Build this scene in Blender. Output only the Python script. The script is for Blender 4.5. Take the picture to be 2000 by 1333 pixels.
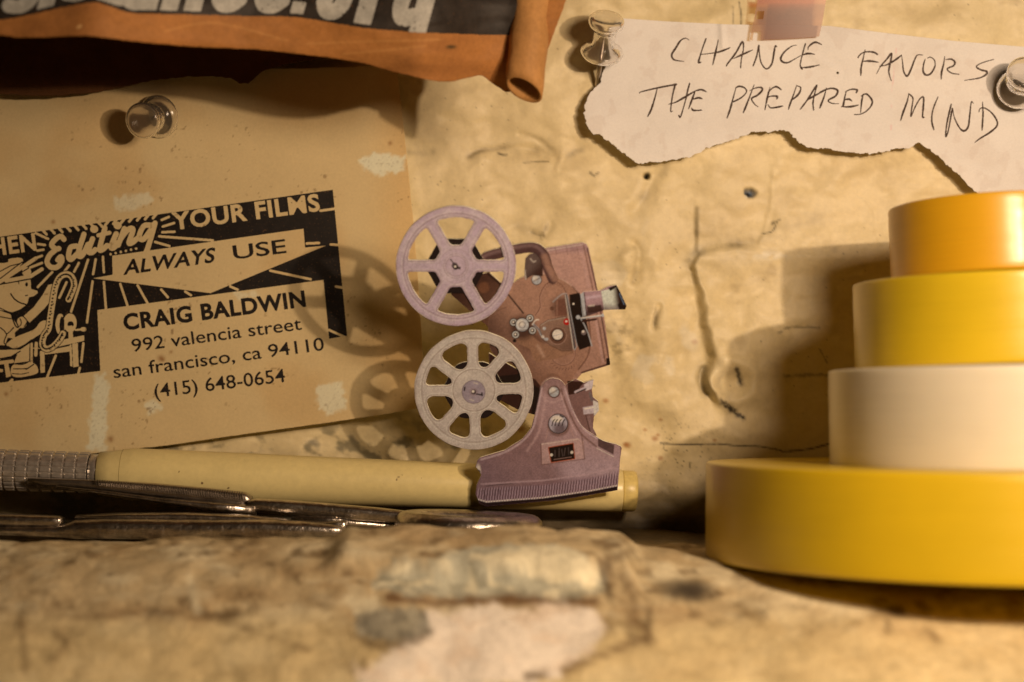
import bpy, math, random
import numpy as np
from mathutils import Vector

for o in list(bpy.data.objects):
    bpy.data.objects.remove(o, do_unlink=True)
SC = bpy.context.scene
COL = SC.collection
MM = 0.001
D = 400.0            # camera to wall, millimetres
K = 0.1175           # millimetres per photo pixel on the wall plane
CU, CV = 1000.0, 666.5

# ------------------------------------------------------------------ camera, light, exposure
cam_d = bpy.data.cameras.new('camera')
cam = bpy.data.objects.new('camera', cam_d); COL.objects.link(cam)
cam.location = (0, -D * MM, 0); cam.rotation_euler = (math.pi / 2, 0, 0)
cam_d.sensor_width = 36.0
cam_d.lens = 36.0 * D / (2000 * K)
cam_d.clip_start = 0.01; cam_d.clip_end = 20
cam_d.dof.use_dof = True
cam_d.dof.focus_distance = (D - 19) * MM
cam_d.dof.aperture_fstop = cam_d.lens / 6.2
SC.camera = cam

world = bpy.data.worlds.new('World'); SC.world = world; world.use_nodes = True
bg = world.node_tree.nodes['Background']
bg.inputs[0].default_value = (1.0, 0.52, 0.20, 1); bg.inputs[1].default_value = 0.014

kl = bpy.data.lights.new('key_lamp', 'POINT'); kl.energy = 1.46; kl.color = (1.0, 0.715, 0.475); kl.shadow_soft_size = 0.0034
ko = bpy.data.objects.new('key_lamp', kl); COL.objects.link(ko); ko.location = (0.151, -0.282, 0.060)
fl = bpy.data.lights.new('lamp_shade_glow', 'AREA'); fl.shape = 'DISK'; fl.size = 0.058; fl.energy = 0.435; fl.color = (1.0, 0.715, 0.475)
fo = bpy.data.objects.new('lamp_shade_glow', fl); COL.objects.link(fo); fo.location = (0.122, -0.286, 0.074)
fo.rotation_euler = (Vector((0.0, 0, 0)) - fo.location).to_track_quat('-Z', 'Y').to_euler()

SC.view_settings.view_transform = 'Standard'; SC.view_settings.look = 'None'
SC.view_settings.exposure = 0; SC.view_settings.gamma = 1
SC.view_settings.use_curve_mapping = False
SC.render.engine = 'CYCLES'
SC.cycles.use_denoising = True
SC.cycles.caustics_refractive = False; SC.cycles.caustics_reflective = False
SC.cycles.sample_clamp_indirect = 4
SC.cycles.transmission_bounces = 10; SC.cycles.max_bounces = 12

# ------------------------------------------------------------------ helpers
def P(u, v, d):
    """photo pixel at d millimetres in front of the wall -> metres"""
    s = K * (D - d) / D
    return ((u - CU) * s * MM, -d * MM, (CV - v) * s * MM)

def PA(u, v, d):
    u = np.asarray(u, float); v = np.asarray(v, float); d = np.broadcast_to(np.asarray(d, float), u.shape)
    s = K * (D - d) / D
    return np.stack([(u - CU) * s * MM, -d * MM, (CV - v) * s * MM], -1)

def lin(r, g, b):
    c = np.array([r, g, b], float) / 255
    return np.where(c <= .04045, c / 12.92, ((c + .055) / 1.055) ** 2.4)

LIGHT = np.array([.85, .61, .40])
def alb(r, g, b):
    return np.clip(lin(r, g, b) / LIGHT, .004, .86)

def _lat(seed, n=256):
    return np.random.RandomState(seed).rand(n, n)
def vnoise(x, y, seed):
    L = _lat(seed); n = 256
    xi = np.floor(x).astype(int); yi = np.floor(y).astype(int)
    fx = x - xi; fy = y - yi
    fx = fx * fx * fx * (fx * (fx * 6 - 15) + 10); fy = fy * fy * fy * (fy * (fy * 6 - 15) + 10)
    a = L[yi % n, xi % n]; b = L[yi % n, (xi + 1) % n]; c = L[(yi + 1) % n, xi % n]; d = L[(yi + 1) % n, (xi + 1) % n]
    return (a + (b - a) * fx) * (1 - fy) + (c + (d - c) * fx) * fy - .5
def fbm(x, y, seed, octs=4, gain=.5):
    r = 0; a = 1.0; t = 0
    for i in range(octs):
        c, s = math.cos(i * .9), math.sin(i * .9)
        r = r + a * vnoise((x * c - y * s) * 2 ** i + 17 * i, (x * s + y * c) * 2 ** i + 31 * i, seed + i)
        t += a; a *= gain
    return r / t * 2
def sst(a, b, x):
    t = np.clip((x - a) / (b - a), 0, 1); return t * t * (3 - 2 * t)

def sd_line(pts, U, V):
    d = np.full(U.shape, 1e9)
    for (ax, ay), (bx, by) in zip(pts[:-1], pts[1:]):
        dx, dy = bx - ax, by - ay; L = dx * dx + dy * dy + 1e-12
        t = np.clip(((U - ax) * dx + (V - ay) * dy) / L, 0, 1)
        d = np.minimum(d, (U - ax - t * dx) ** 2 + (V - ay - t * dy) ** 2)
    return np.sqrt(d)
def sd_poly(pts, U, V):
    """signed distance, positive inside"""
    pts = list(pts)
    d = sd_line(pts + pts[:1], U, V)
    ins = np.zeros(U.shape, bool)
    for (ax, ay), (bx, by) in zip(pts, pts[1:] + pts[:1]):
        if ay == by: continue
        c = ((ay > V) != (by > V)) & (U < (bx - ax) * (V - ay) / (by - ay) + ax)
        ins ^= c
    return np.where(ins, d, -d)
def smooth(pts, n=6, closed=False):
    p = [np.array(q, float) for q in pts]; out = []
    N = len(p)
    for i in range(N if closed else N - 1):
        p0 = p[(i - 1) % N] if (closed or i > 0) else p[0]
        p1 = p[i]; p2 = p[(i + 1) % N]; p3 = p[(i + 2) % N] if (closed or i + 2 < N) else p[-1]
        for t in np.linspace(0, 1, n, endpoint=False):
            out.append(tuple(.5 * (2 * p1 + (p2 - p0) * t + (2 * p0 - 5 * p1 + 4 * p2 - p3) * t * t + (3 * p1 - p0 - 3 * p2 + p3) * t ** 3)))
    if not closed: out.append(tuple(p[-1]))
    return out
def grid(u0, v0, u1, v1, step):
    us = np.arange(u0, u1 + step, step, dtype=float); vs = np.arange(v0, v1 + step, step, dtype=float)
    return np.meshgrid(us, vs)

def raw_mesh(name, V3, faces_flat, counts, smooth_shade=True):
    me = bpy.data.meshes.new(name)
    me.vertices.add(len(V3)); me.vertices.foreach_set('co', np.asarray(V3, np.float32).ravel())
    me.loops.add(len(faces_flat)); me.loops.foreach_set('vertex_index', np.asarray(faces_flat, np.int32))
    counts = np.asarray(counts, np.int32); st = np.concatenate([[0], np.cumsum(counts)[:-1]]).astype(np.int32)
    me.polygons.add(len(counts)); me.polygons.foreach_set('loop_start', st); me.polygons.foreach_set('loop_total', counts)
    me.polygons.foreach_set('use_smooth', np.full(len(counts), smooth_shade))
    me.update(calc_edges=True); me.validate()
    return me
def set_col(me, rgb):
    a = me.color_attributes.new('Col', 'FLOAT_COLOR', 'POINT')
    buf = np.ones((len(me.vertices), 4), np.float32); buf[:, :3] = rgb
    a.data.foreach_set('color', buf.ravel())
def link(name, me, mat, parent=None):
    o = bpy.data.objects.new(name, me); COL.objects.link(o)
    if mat is not None: me.materials.append(mat)
    if parent is not None: o.parent = parent
    return o
def tag(o, label, cat, group=None):
    o['label'] = label; o['category'] = cat
    if group: o['group'] = group
    return o
def thing(name, label, cat, loc=(0, 0, 0), group=None):
    o = bpy.data.objects.new(name, None); COL.objects.link(o); o.empty_display_size = .01
    o.location = loc
    return tag(o, label, cat, group)
def reparent(parent, objs):
    """children keep their place although the empty stands at the thing's base"""
    for c in objs:
        c.parent = parent
        c.location = Vector(c.location) - Vector(parent.location)

_CASES = {1: [['c0', 'e0', 'e3']], 2: [['c1', 'e1', 'e0']], 3: [['c0', 'c1', 'e1', 'e3']], 4: [['c2', 'e2', 'e1']],
          5: [['c0', 'e0', 'e1', 'c2', 'e2', 'e3']], 6: [['c1', 'c2', 'e2', 'e0']], 7: [['c0', 'c1', 'c2', 'e2', 'e3']],
          8: [['c3', 'e3', 'e2']], 9: [['c0', 'e0', 'e2', 'c3']], 10: [['c1', 'e1', 'e2', 'c3', 'e3', 'e0']],
          11: [['c0', 'c1', 'e1', 'e2', 'c3']], 12: [['c2', 'c3', 'e3', 'e1']], 13: [['c0', 'e0', 'e1', 'c2', 'c3']],
          14: [['c1', 'c2', 'c3', 'e3', 'e0']], 15: [['c0', 'c1', 'c2', 'c3']]}
def march(U, V, F):
    """filled contour F>0 as polygons; returns verts (u,v), faces flat, counts"""
    ny, nx = F.shape
    F = np.where(np.abs(F) < 1e-6, -1e-6, F); B = F > 0
    idx = np.arange(ny * nx).reshape(ny, nx)
    nC = ny * nx; nH = ny * (nx - 1)
    hid = nC + np.arange(nH).reshape(ny, nx - 1)
    vid = nC + nH + np.arange((ny - 1) * nx).reshape(ny - 1, nx)
    code = B[:-1, :-1] * 1 + B[:-1, 1:] * 2 + B[1:, 1:] * 4 + B[1:, :-1] * 8
    ref = {'c0': idx[:-1, :-1], 'c1': idx[:-1, 1:], 'c2': idx[1:, 1:], 'c3': idx[1:, :-1],
           'e0': hid[:-1], 'e2': hid[1:], 'e1': vid[:, 1:], 'e3': vid[:, :-1]}
    with np.errstate(divide='ignore', invalid='ignore'):
        th = F[:, :-1] / (F[:, :-1] - F[:, 1:]); tv = F[:-1] / (F[:-1] - F[1:])
    th = np.clip(np.nan_to_num(th), .02, .98); tv = np.clip(np.nan_to_num(tv), .02, .98)
    hu = U[:, :-1] + th * (U[:, 1:] - U[:, :-1]); hv = V[:, :-1]
    vu = U[:-1]; vv = V[:-1] + tv * (V[1:] - V[:-1])
    au = np.concatenate([U.ravel(), hu.ravel(), vu.ravel()]); av = np.concatenate([V.ravel(), hv.ravel(), vv.ravel()])
    flat = []; cnt = []
    for c, polys in _CASES.items():
        m = code == c
        if not m.any(): continue
        for p in polys:
            a = np.stack([ref[k][m] for k in reversed(p)], 1)
            flat.append(a.ravel()); cnt.append(np.full(len(a), a.shape[1]))
    flat = np.concatenate(flat); cnt = np.concatenate(cnt)
    used, inv = np.unique(flat, return_inverse=True)
    return au[used], av[used], inv, cnt
def sheet(name, U, V, F, depth, mat, parent=None, col=None, thick=0.0, rim=None):
    """a sheet of paper, card or ink cut out where F>0, lying at depth(u,v) millimetres from the wall"""
    u, v, flat, cnt = march(U, V, F)
    me = raw_mesh(name, PA(u, v, depth(u, v)), flat, cnt)
    if col is not None: set_col(me, col(u, v))
    o = link(name, me, mat, parent)
    if thick:
        m = o.modifiers.new('thickness', 'SOLIDIFY'); m.thickness = thick * MM; m.offset = -1
        if rim is not None:
            me.materials.append(rim); m.material_offset_rim = 1; m.material_offset = 1
    return o

# ------------------------------------------------------------------ materials
def mat_new(name):
    m = bpy.data.materials.new(name); m.use_nodes = True
    return m, m.node_tree.nodes, m.node_tree.links, m.node_tree.nodes['Principled BSDF']
def noise_tex(N, L, scale, detail=6, rough=.6, vec=None):
    n = N.new('ShaderNodeTexNoise'); n.inputs['Scale'].default_value = scale; n.inputs['Detail'].default_value = detail
    n.inputs['Roughness'].default_value = rough
    if vec is None:
        t = N.new('ShaderNodeTexCoord'); vec = t.outputs['Object']
    L.new(vec, n.inputs['Vector'])
    return n
def ramp(N, L, src, stops):
    r = N.new('ShaderNodeValToRGB'); L.new(src, r.inputs[0])
    e = r.color_ramp.elements
    while len(e) < len(stops): e.new(.5)
    for el, (p, c) in zip(e, stops):
        el.position = p; el.color = (c[0], c[1], c[2], 1) if hasattr(c, '__len__') else (c, c, c, 1)
    return r
def mulcol(N, L, a, b, fac=1.0, mode='MULTIPLY'):
    x = N.new('ShaderNodeMixRGB'); x.blend_type = mode; x.inputs[0].default_value = fac
    for i, s in ((1, a), (2, b)):
        if hasattr(s, 'is_linked') or hasattr(s, 'links'): L.new(s, x.inputs[i])
        else: x.inputs[i].default_value = (s[0], s[1], s[2], 1)
    return x.outputs[0]
def surf_mat(name, base=None, rough=.6, spec=.3, var=((900, .85, 1.12),), bump=((2500, .00004),), attr=False, metal=0, coat=0, speck=None):
    m, N, L, b = mat_new(name)
    if attr:
        a = N.new('ShaderNodeAttribute'); a.attribute_name = 'Col'; c = a.outputs['Color']
    else:
        r = N.new('ShaderNodeRGB'); r.outputs[0].default_value = (base[0], base[1], base[2], 1); c = r.outputs[0]
    for sc, lo, hi in var:
        n = noise_tex(N, L, sc); rp = ramp(N, L, n.outputs[0], [(.3, lo), (.7, hi)])
        c = mulcol(N, L, c, rp.outputs[0])
    if speck:
        sc, thr, colr = speck
        n = noise_tex(N, L, sc, 2, .5); rp = ramp(N, L, n.outputs[0], [(thr, 0), (thr + .04, 1)])
        x = N.new('ShaderNodeMixRGB'); L.new(rp.outputs[0], x.inputs[0]); L.new(c, x.inputs[1]); x.inputs[2].default_value = (*colr, 1); c = x.outputs[0]
    L.new(c, b.inputs['Base Color'])
    b.inputs['Roughness'].default_value = rough; b.inputs['Specular IOR Level'].default_value = spec
    b.inputs['Metallic'].default_value = metal; b.inputs['Coat Weight'].default_value = coat
    prev = None
    for sc, dist in bump:
        n = noise_tex(N, L, sc); bp = N.new('ShaderNodeBump'); bp.inputs['Distance'].default_value = dist; bp.inputs['Strength'].default_value = 1
        L.new(n.outputs[0], bp.inputs['Height'])
        if prev: L.new(prev, bp.inputs['Normal'])
        prev = bp.outputs[0]
    if prev: L.new(prev, b.inputs['Normal'])
    return m

M_wall = surf_mat('painted_plaster', attr=True, rough=.48, spec=.35, var=((60, .93, 1.05), (900, .94, 1.05)), bump=((260, .00008), (1500, .00004)))
M_ledge = surf_mat('chipped_ledge_paint', attr=True, rough=.6, spec=.3, var=((120, .85, 1.12), (700, .88, 1.1)), bump=((250, .0006), (1100, .00018)))
M_card = surf_mat('tan_card', attr=True, rough=.75, spec=.15, var=((45, .93, 1.06), (1800, .95, 1.05)), bump=((3000, .00002),))
M_ink = surf_mat('black_stamp_ink', base=(.012, .009, .008), rough=.6, spec=.25, var=((500, .7, 1.4),), bump=(), speck=(2600, .66, (.10, .055, .025)))
M_note = surf_mat('white_note_paper', attr=True, rough=.8, spec=.1, var=((90, .96, 1.03), (2500, .96, 1.04)), bump=((1800, .00003),))
M_pencil = surf_mat('pen_stroke', base=(.05, .033, .026), rough=.6, spec=.2, var=((3500, .4, 2.2),), bump=())
M_bag = surf_mat('brown_kraft_paper', attr=True, rough=.65, spec=.2, var=((70, .82, 1.15), (1200, .88, 1.1)), bump=((200, .0003), (2200, .00004)))
M_print = surf_mat('printed_card', attr=True, rough=.5, spec=.25, var=((3500, .88, 1.1),), bump=((3000, .00001),))
M_edge = surf_mat('cut_card_edge', base=alb(225, 190, 140), rough=.85, spec=.1, bump=())
M_pen = surf_mat('cream_plastic', base=alb(214, 172, 100), rough=.32, spec=.45, var=((50, .9, 1.06), (700, .93, 1.04)), bump=((500, .00003),), speck=(420, .745, (.14, .08, .035)))
M_steel = surf_mat('worn_steel', base=(.66, .60, .53), rough=.29, metal=1, var=((260, .55, 1.1), (1500, .75, 1.1)), bump=((70, .0011), (900, .00007)))
M_steel2 = surf_mat('serrated_steel', base=(.46, .41, .36), rough=.36, metal=1, var=((300, .6, 1.1),), bump=((900, .00006),))
M_knurl = surf_mat('knurled_aluminium', base=(.74, .69, .63), rough=.3, metal=.75, var=((700, .7, 1.1),), bump=((1500, .00003),))
M_needle = surf_mat('pin_needle_steel', base=(.5, .45, .4), rough=.3, metal=1, bump=())
def tape_mat(name, base, sss=.12):
    m, N, L, b = mat_new(name)
    n = noise_tex(N, L, 35, 3); rp = ramp(N, L, n.outputs[0], [(.3, .93), (.7, 1.05)])
    t = N.new('ShaderNodeTexCoord'); mp = N.new('ShaderNodeMapping'); mp.inputs['Scale'].default_value = (1, 1, 60)
    L.new(t.outputs['Object'], mp.inputs[0]); n2 = noise_tex(N, L, 60, 3, .5, mp.outputs[0]); rp2 = ramp(N, L, n2.outputs[0], [(.3, .955), (.7, 1.02)])
    c = mulcol(N, L, mulcol(N, L, base, rp.outputs[0]), rp2.outputs[0]); L.new(c, b.inputs['Base Color'])
    b.inputs['Roughness'].default_value = .36; b.inputs['Specular IOR Level'].default_value = .45; b.inputs['Coat Weight'].default_value = .35; b.inputs['Coat Roughness'].default_value = .22
    b.inputs['Subsurface Weight'].default_value = sss; b.inputs['Subsurface Radius'].default_value = (.004, .003, .0015); b.inputs['Subsurface Scale'].default_value = 1
    bp = N.new('ShaderNodeBump'); bp.inputs['Distance'].default_value = .00005; L.new(n2.outputs[0], bp.inputs['Height']); L.new(bp.outputs[0], b.inputs['Normal'])
    return m
M_ty = tape_mat('yellow_tape', (.68, .475, .012)); M_tl = tape_mat('lemon_tape', (.70, .51, .016)); M_to = tape_mat('amber_tape', (.72, .40, .012)); M_tw = tape_mat('cream_tape', (.78, .73, .58))
M_core = surf_mat('cardboard_core', base=(.35, .25, .14), rough=.8)
m, N, L, b = mat_new('clear_plastic')
b.inputs['Base Color'].default_value = (.99, .97, .94, 1); b.inputs['Roughness'].default_value = .14; b.inputs['IOR'].default_value = 1.36; b.inputs['Transmission Weight'].default_value = 1
n = noise_tex(N, L, 500); bp = N.new('ShaderNodeBump'); bp.inputs['Distance'].default_value = .00006; L.new(n.outputs[0], bp.inputs['Height']); L.new(bp.outputs[0], b.inputs['Normal'])
tr = N.new('ShaderNodeBsdfTransparent'); tr.inputs[0].default_value = (.93, .90, .86, 1); mx = N.new('ShaderNodeMixShader'); mx.inputs[0].default_value = .82
L.new(tr.outputs[0], mx.inputs[1]); L.new(b.outputs[0], mx.inputs[2]); L.new(mx.outputs[0], N['Material Output'].inputs[0])
df = N.new('ShaderNodeBsdfTranslucent'); df.inputs[0].default_value = (.86, .80, .72, 1); d2 = N.new('ShaderNodeBsdfDiffuse'); d2.inputs[0].default_value = (.80, .74, .66, 1)
ma = N.new('ShaderNodeMixShader'); ma.inputs[0].default_value = .5; L.new(df.outputs[0], ma.inputs[1]); L.new(d2.outputs[0], ma.inputs[2])
mb = N.new('ShaderNodeMixShader'); mb.inputs[0].default_value = .10; L.new(mx.outputs[0], mb.inputs[1]); L.new(ma.outputs[0], mb.inputs[2]); L.new(mb.outputs[0], N['Material Output'].inputs[0])
M_clear = m
m, N, L, b = mat_new('red_film_and_shadow')
tr = N.new('ShaderNodeBsdfTransparent'); at = N.new('ShaderNodeAttribute'); at.attribute_name = 'Col'; L.new(at.outputs['Color'], tr.inputs[0])
b.inputs['Base Color'].default_value = (.16, .05, .025, 1); b.inputs['Roughness'].default_value = .2
mx = N.new('ShaderNodeMixShader'); mx.inputs[0].default_value = .22; L.new(tr.outputs[0], mx.inputs[1]); L.new(b.outputs[0], mx.inputs[2])
L.new(mx.outputs[0], N['Material Output'].inputs[0]); M_film_shadow = m

# ------------------------------------------------------------------ the wall
def wall_height(U, V):
    """millimetres towards the camera"""
    h = .85 * fbm(U / 330, V / 260, 3, 3) + 1.15 * fbm(U / 95, V / 70, 11, 2) + .34 * fbm(U / 42, V / 36, 15, 2) + .035 * fbm(U / 26, V / 22, 23, 2)
    h += .09 * fbm(U / 260, V / 9, 37, 3) * sst(-.2, .4, fbm(U / 300, V / 200, 41, 2))
    # lumpy trowelled patch left of the tape
    lump = np.exp(-((U - 1290) / 140) ** 2 - ((V - 640) / 190) ** 2)
    h += lump * 2.6 * fbm(U / 75, V / 85, 51, 2) + .8 * fbm(U / 75, V / 50, 61, 2) * sst(-.1, .4, fbm(U / 260, V / 200, 63, 2))
    def ridge(pts, w, a):
        return a * np.exp(-(sd_line(smooth(pts), U, V) / w) ** 2)
    def step(pts, w, a, sgn):
        """drop on one side of a line, fading with distance"""
        s = smooth(pts); d = sd_line(s, U, V)
        return a * np.exp(-d / w)
    sc = np.interp(V, [480, 500, 520, 560, 600, 650, 700, 740, 775, 800], [1364, 1354, 1349, 1358, 1366, 1374, 1382, 1374, 1384, 1400])
    sw = np.interp(V, [480, 520, 600, 700, 740, 780], [9, 9, 16, 18, 10, 18])
    dx = U - sc
    top = np.interp(U, [1340, 1365, 1400, 1440, 1500, 1560], [520, 491, 478, 477, 484, 490])
    h += 3.2 * sst(-.3, 1.0, dx / sw) * (1 + .5 * fbm(U / 60, V / 45, 87, 2)) * np.exp(-np.maximum(dx, 0) / 85) * sst(-3, 16, V - top) * sst(815, 760, V)
    h += .55 * sst(-6, 3, U - 1361) * np.exp(-np.maximum(U - 1361, 0) / 45) * sst(385, 420, V) * sst(500, 484, V)
    h += .8 * np.exp(-((U - 1222) / 24) ** 2 - ((V - 512) / 34) ** 2) + .7 * np.exp(-((U - 1300) / 30) ** 2 - ((V - 650) / 34) ** 2)
    h -= 1.3 * np.exp(-((U - 1345) / 26) ** 2 - ((V - 585) / 60) ** 2) * 0
    h -= ridge([(1372, 722), (1368, 740), (1374, 765)], 6, .9)
    r = np.hypot(U - 1432, (V - 745) * 1.0)
    h += .9 * np.exp(-((r - 40) / 12) ** 2) - .8 * np.exp(-(r / 24) ** 2)
    h += ridge([(1512, 345), (1505, 400), (1492, 450), (1482, 478)], 4, .2) + 0.3 * np.exp(-(np.hypot(U - 1512, V - 342) / 7) ** 2)
    h -= ridge([(918, 306), (940, 294), (985, 288), (1040, 292), (1085, 308)], 8, .35)
    h += ridge([(940, 312), (1000, 318), (1070, 318)], 15, .4)
    h -= ridge([(1017, 262), (1050, 272), (1078, 292)], 5, .3)
    h += ridge([(1093, 300), (1088, 330)], 6, .3)
    h -= ridge([(1040, 452), (1062, 462), (1076, 440)], 6, .3)
    h -= ridge([(1280, 345), (1262, 385), (1240, 410)], 14, .6)
    h += ridge([(1215, 500), (1236, 488), (1250, 500)], 10, .55)
    h -= ridge([(1238, 478), (1247, 496), (1240, 548)], 9, .9)
    h -= ridge([(1284, 600), (1279, 625), (1277, 640)], 6, .8)
    h += ridge([(1560, 20), (1585, 62), (1600, 90)], 16, .45)
    h -= ridge([(1480, 60), (1560, 52), (1800, 72)], 9, .25)
    h += ridge([(1625, 345), (1700, 400), (1715, 465)], 3, .10)
    h -= 3.5 * np.exp(-(np.hypot(U - 1265, V - 343) / 5.5) ** 4)
    rr = np.hypot((U - 1464) / 1.25, V - 378) + 3.0 * fbm(U / 7, V / 7, 71, 2)
    h -= 2.2 * np.exp(-(rr / 8.5) ** 4)
    return h
_wh = wall_height
def wall_height(U, V):
    # the hand-made creases wander a little
    return _wh(U + 5 * fbm(U / 30, V / 30, 81, 3), V + 5 * fbm(U / 30, V / 30, 85, 3))
def wall_color(U, V):
    c = np.ones(U.shape + (3,)) * alb(215, 174, 115)
    t = fbm(U / 420, V / 300, 101, 3)[..., None]
    c = c * (1 + .10 * t * np.array([.9, 1.0, 1.5]))
    def blend(mask, rgb):
        nonlocal c
        m = np.clip(mask, 0, 1)[..., None]; c = c * (1 - m) + np.asarray(rgb) * m
    grime = alb(96, 70, 38); black = np.array([.02, .017, .015]); pale = alb(232, 202, 150)
    blend(.35 * sst(.15, .6, fbm(U / 180, V / 110, 111, 4)), alb(190, 150, 95))
    blend(.5 * sst(.3, .7, fbm(U / 60, V / 45, 121, 4)) * sst(0, .3, fbm(U / 500, V / 300, 123, 2) + .1), alb(165, 128, 78))
    # dirty patch beside the eyepiece and lower wall
    blend(.55 * np.exp(-((U - 1205) / 34) ** 2 - ((V - 660) / 45) ** 2) * sst(-.2, .5, fbm(U / 10, V / 8, 133, 3)), grime)
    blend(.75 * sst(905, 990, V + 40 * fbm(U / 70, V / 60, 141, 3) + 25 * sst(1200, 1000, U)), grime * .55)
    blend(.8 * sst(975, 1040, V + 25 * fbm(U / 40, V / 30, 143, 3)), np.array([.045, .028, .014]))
    # grey grubby lower left corner under the card
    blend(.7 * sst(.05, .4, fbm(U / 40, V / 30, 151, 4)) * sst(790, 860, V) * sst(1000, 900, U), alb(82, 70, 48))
    # fine specks
    sp = fbm(U / 4.6, V / 4.6, 161, 2)
    blend(.5 * sst(.74, .86, sp) * sst(0, .4, fbm(U / 120, V / 120, 163, 2)), grime * .45)
    blend(.8 * sst(.50, .65, fbm(U / 4, V / 4, 171, 2)) * np.exp(-((U - 1330) / 60) ** 2 - ((V - 890) / 60) ** 2), grime * .3)
    # rust dots
    rs = np.random.RandomState(5)
    for (x, y, rad) in [(1357, 668, 5), (1279, 857, 5), (1225, 870, 6), (1183, 783, 5), (1260, 840, 3), (1290, 895, 4), (1222, 868, 4), (1018, 838, 7), (1290, 820, 3), (1285, 850, 3), (958, 632, 4), (1395, 860, 3)]:
        blend(.75 * np.exp(-(np.hypot((U - x) / 1.3, V - y) / rad) ** 3), alb(150, 84, 28))
    def scratch(pts, w, rgb, k=.9, br=0):
        d = sd_line(smooth(pts), U, V) + br * fbm(U / 5, V / 5, 181, 2)
        blend(k * np.exp(-(np.maximum(d, 0) / w) ** 2), rgb)
    scratch([(1290, 866), (1340, 868), (1400, 867), (1440, 871), (1480, 872), (1520, 879), (1534, 882), (1580, 878), (1625, 866)], 1.6, black * 2, .9, .8)
    scratch([(1436, 722), (1443, 738), (1447, 750)], 4.5, black * 1.4, .9, 3)
    scratch([(1408, 785), (1424, 798), (1438, 808), (1450, 815)], 5, black * 1.4, .95, 4)
    def dirt_shade(pts, w, k, dark=.6):  # dirt in the creases, with the shade of their flanks painted in
        d = sd_line(smooth(pts), U, V); blend(k * np.exp(-(d / w) ** 2) * np.clip(.55 + 1.1 * fbm(U / 34, V / 30, 183, 4), 0, 1.3), grime * dark)
    dirt_shade([(1362, 408), (1361, 445), (1361, 486)], 5, .5); dirt_shade([(1352, 518), (1349, 508), (1366, 492), (1400, 480), (1440, 478)], 9, .65, .7); dirt_shade([(1349, 508), (1352, 530), (1362, 560)], 8, .6, .6)
    dirt_shade([(1366, 590), (1374, 640), (1376, 670), (1386, 690)], 10, .38, .9); dirt_shade([(1374, 720), (1370, 740), (1378, 768)], 10, .8, .45); dirt_shade([(1440, 480), (1480, 470), (1540, 440), (1600, 425)], 14, .3, .9)
    dirt_shade([(1240, 482), (1247, 498), (1238, 550)], 6, .55, .8); dirt_shade([(1282, 605), (1277, 640)], 4.5, .7, .5); dirt_shade([(1300, 330), (1282, 360), (1255, 385)], 11, .4, .9); dirt_shade([(1392, 540), (1400, 520), (1450, 505)], 16, .25, 1.0)
    dirt_shade([(915, 307), (945, 293), (1000, 288), (1050, 294)], 7, .5, .8); dirt_shade([(1110, 304), (1135, 292)], 7, .45, .8); dirt_shade([(1020, 262), (1055, 272), (1076, 292)], 5, .3, .9); dirt_shade([(1186, 640), (1215, 655), (1195, 690), (1220, 670)], 14, .4, .7)
    dirt_shade([(800, 298), (830, 300), (845, 298)], 6, .5, .6); dirt_shade([(1010, 440), (1045, 455), (1065, 450)], 10, .3, .9); dirt_shade([(1440, 720), (1400, 745), (1420, 780)], 8, .3, .9)
    scratch([(1490, 457), (1508, 452), (1518, 435)], 1.5, grime * .25, .7, 1)
    scratch([(1510, 437), (1522, 430)], 3, grime * .25, .7, 3)
    scratch([(973, 299), (985, 303), (990, 302)], 2, black, .8, 1)
    scratch([(918, 306), (940, 294), (985, 289)], 4, grime, .45, 2)
    scratch([(1022, 318), (1072, 316)], 1.5, grime * .5, .6, 1)
    scratch([(1153, 338), (1160, 344), (1168, 338)], 2, grime * .4, .6, 2)
    scratch([(1443, 6), (1447, 40), (1446, 50)], 1.7, grime * .25, .8, 1)
    scratch([(1430, 15), (1431, 48)], 1.6, grime * .4, .6, 1)
    scratch([(1520, 650), (1540, 640), (1600, 640)], 2, grime * .4, .5, 3)
    scratch([(1530, 735), (1620, 732)], 3, grime * .4, .5, 3)
    scratch([(1600, 682), (1615, 710)], 1.3, black, .6, 1)
    scratch([(1040, 455), (1062, 462)], 3, grime * .7, .45, 3)
    scratch([(1070, 440), (1055, 470)], 3, grime * .7, .4, 3)
    blend(np.exp(-(np.hypot(U - 1265, V - 343) / 6) ** 4), black * .4)
    rr = np.hypot((U - 1464) / 1.25, V - 378) + 3.0 * fbm(U / 7, V / 7, 71, 2)
    blend(np.exp(-(rr / 9) ** 4), alb(70, 75, 78)); blend(np.exp(-(np.hypot(U - 1462, V - 380) / 5) ** 4), black * .4)
    blend(.9 * np.exp(-(np.hypot(U - 1457, V - 385) / 3) ** 2), pale)
    blend(.6 * np.exp(-((U - 1500) / 40) ** 2 - ((V - 500) / 10) ** 2) * sst(-.1, .3, fbm(U / 20, V / 12, 191, 2)), pale)
    blend(.55 * sst(.2, .5, fbm(U / 50, V / 60, 201, 3)) * np.exp(-((U - 1270) / 120) ** 2 - ((V - 620) / 160) ** 2), pale)
    return np.clip(c, .004, .86)
U, V = grid(-900, -500, 2900, 1260, 3)
ny, nx = U.shape
h = wall_height(U, V)
co = np.stack([(U - CU) * K * MM, -h * MM, (CV - V) * K * MM], -1).reshape(-1, 3)
i = np.arange(ny * nx).reshape(ny, nx)
q = np.stack([i[:-1, :-1], i[1:, :-1], i[1:, 1:], i[:-1, 1:]], -1).reshape(-1, 4)
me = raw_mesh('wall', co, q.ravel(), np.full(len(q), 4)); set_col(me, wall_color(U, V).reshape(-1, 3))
wall = link('wall', me, M_wall)
tag(wall, 'lumpy cream painted plaster wall with nail holes and cracks', 'wall')

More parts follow.
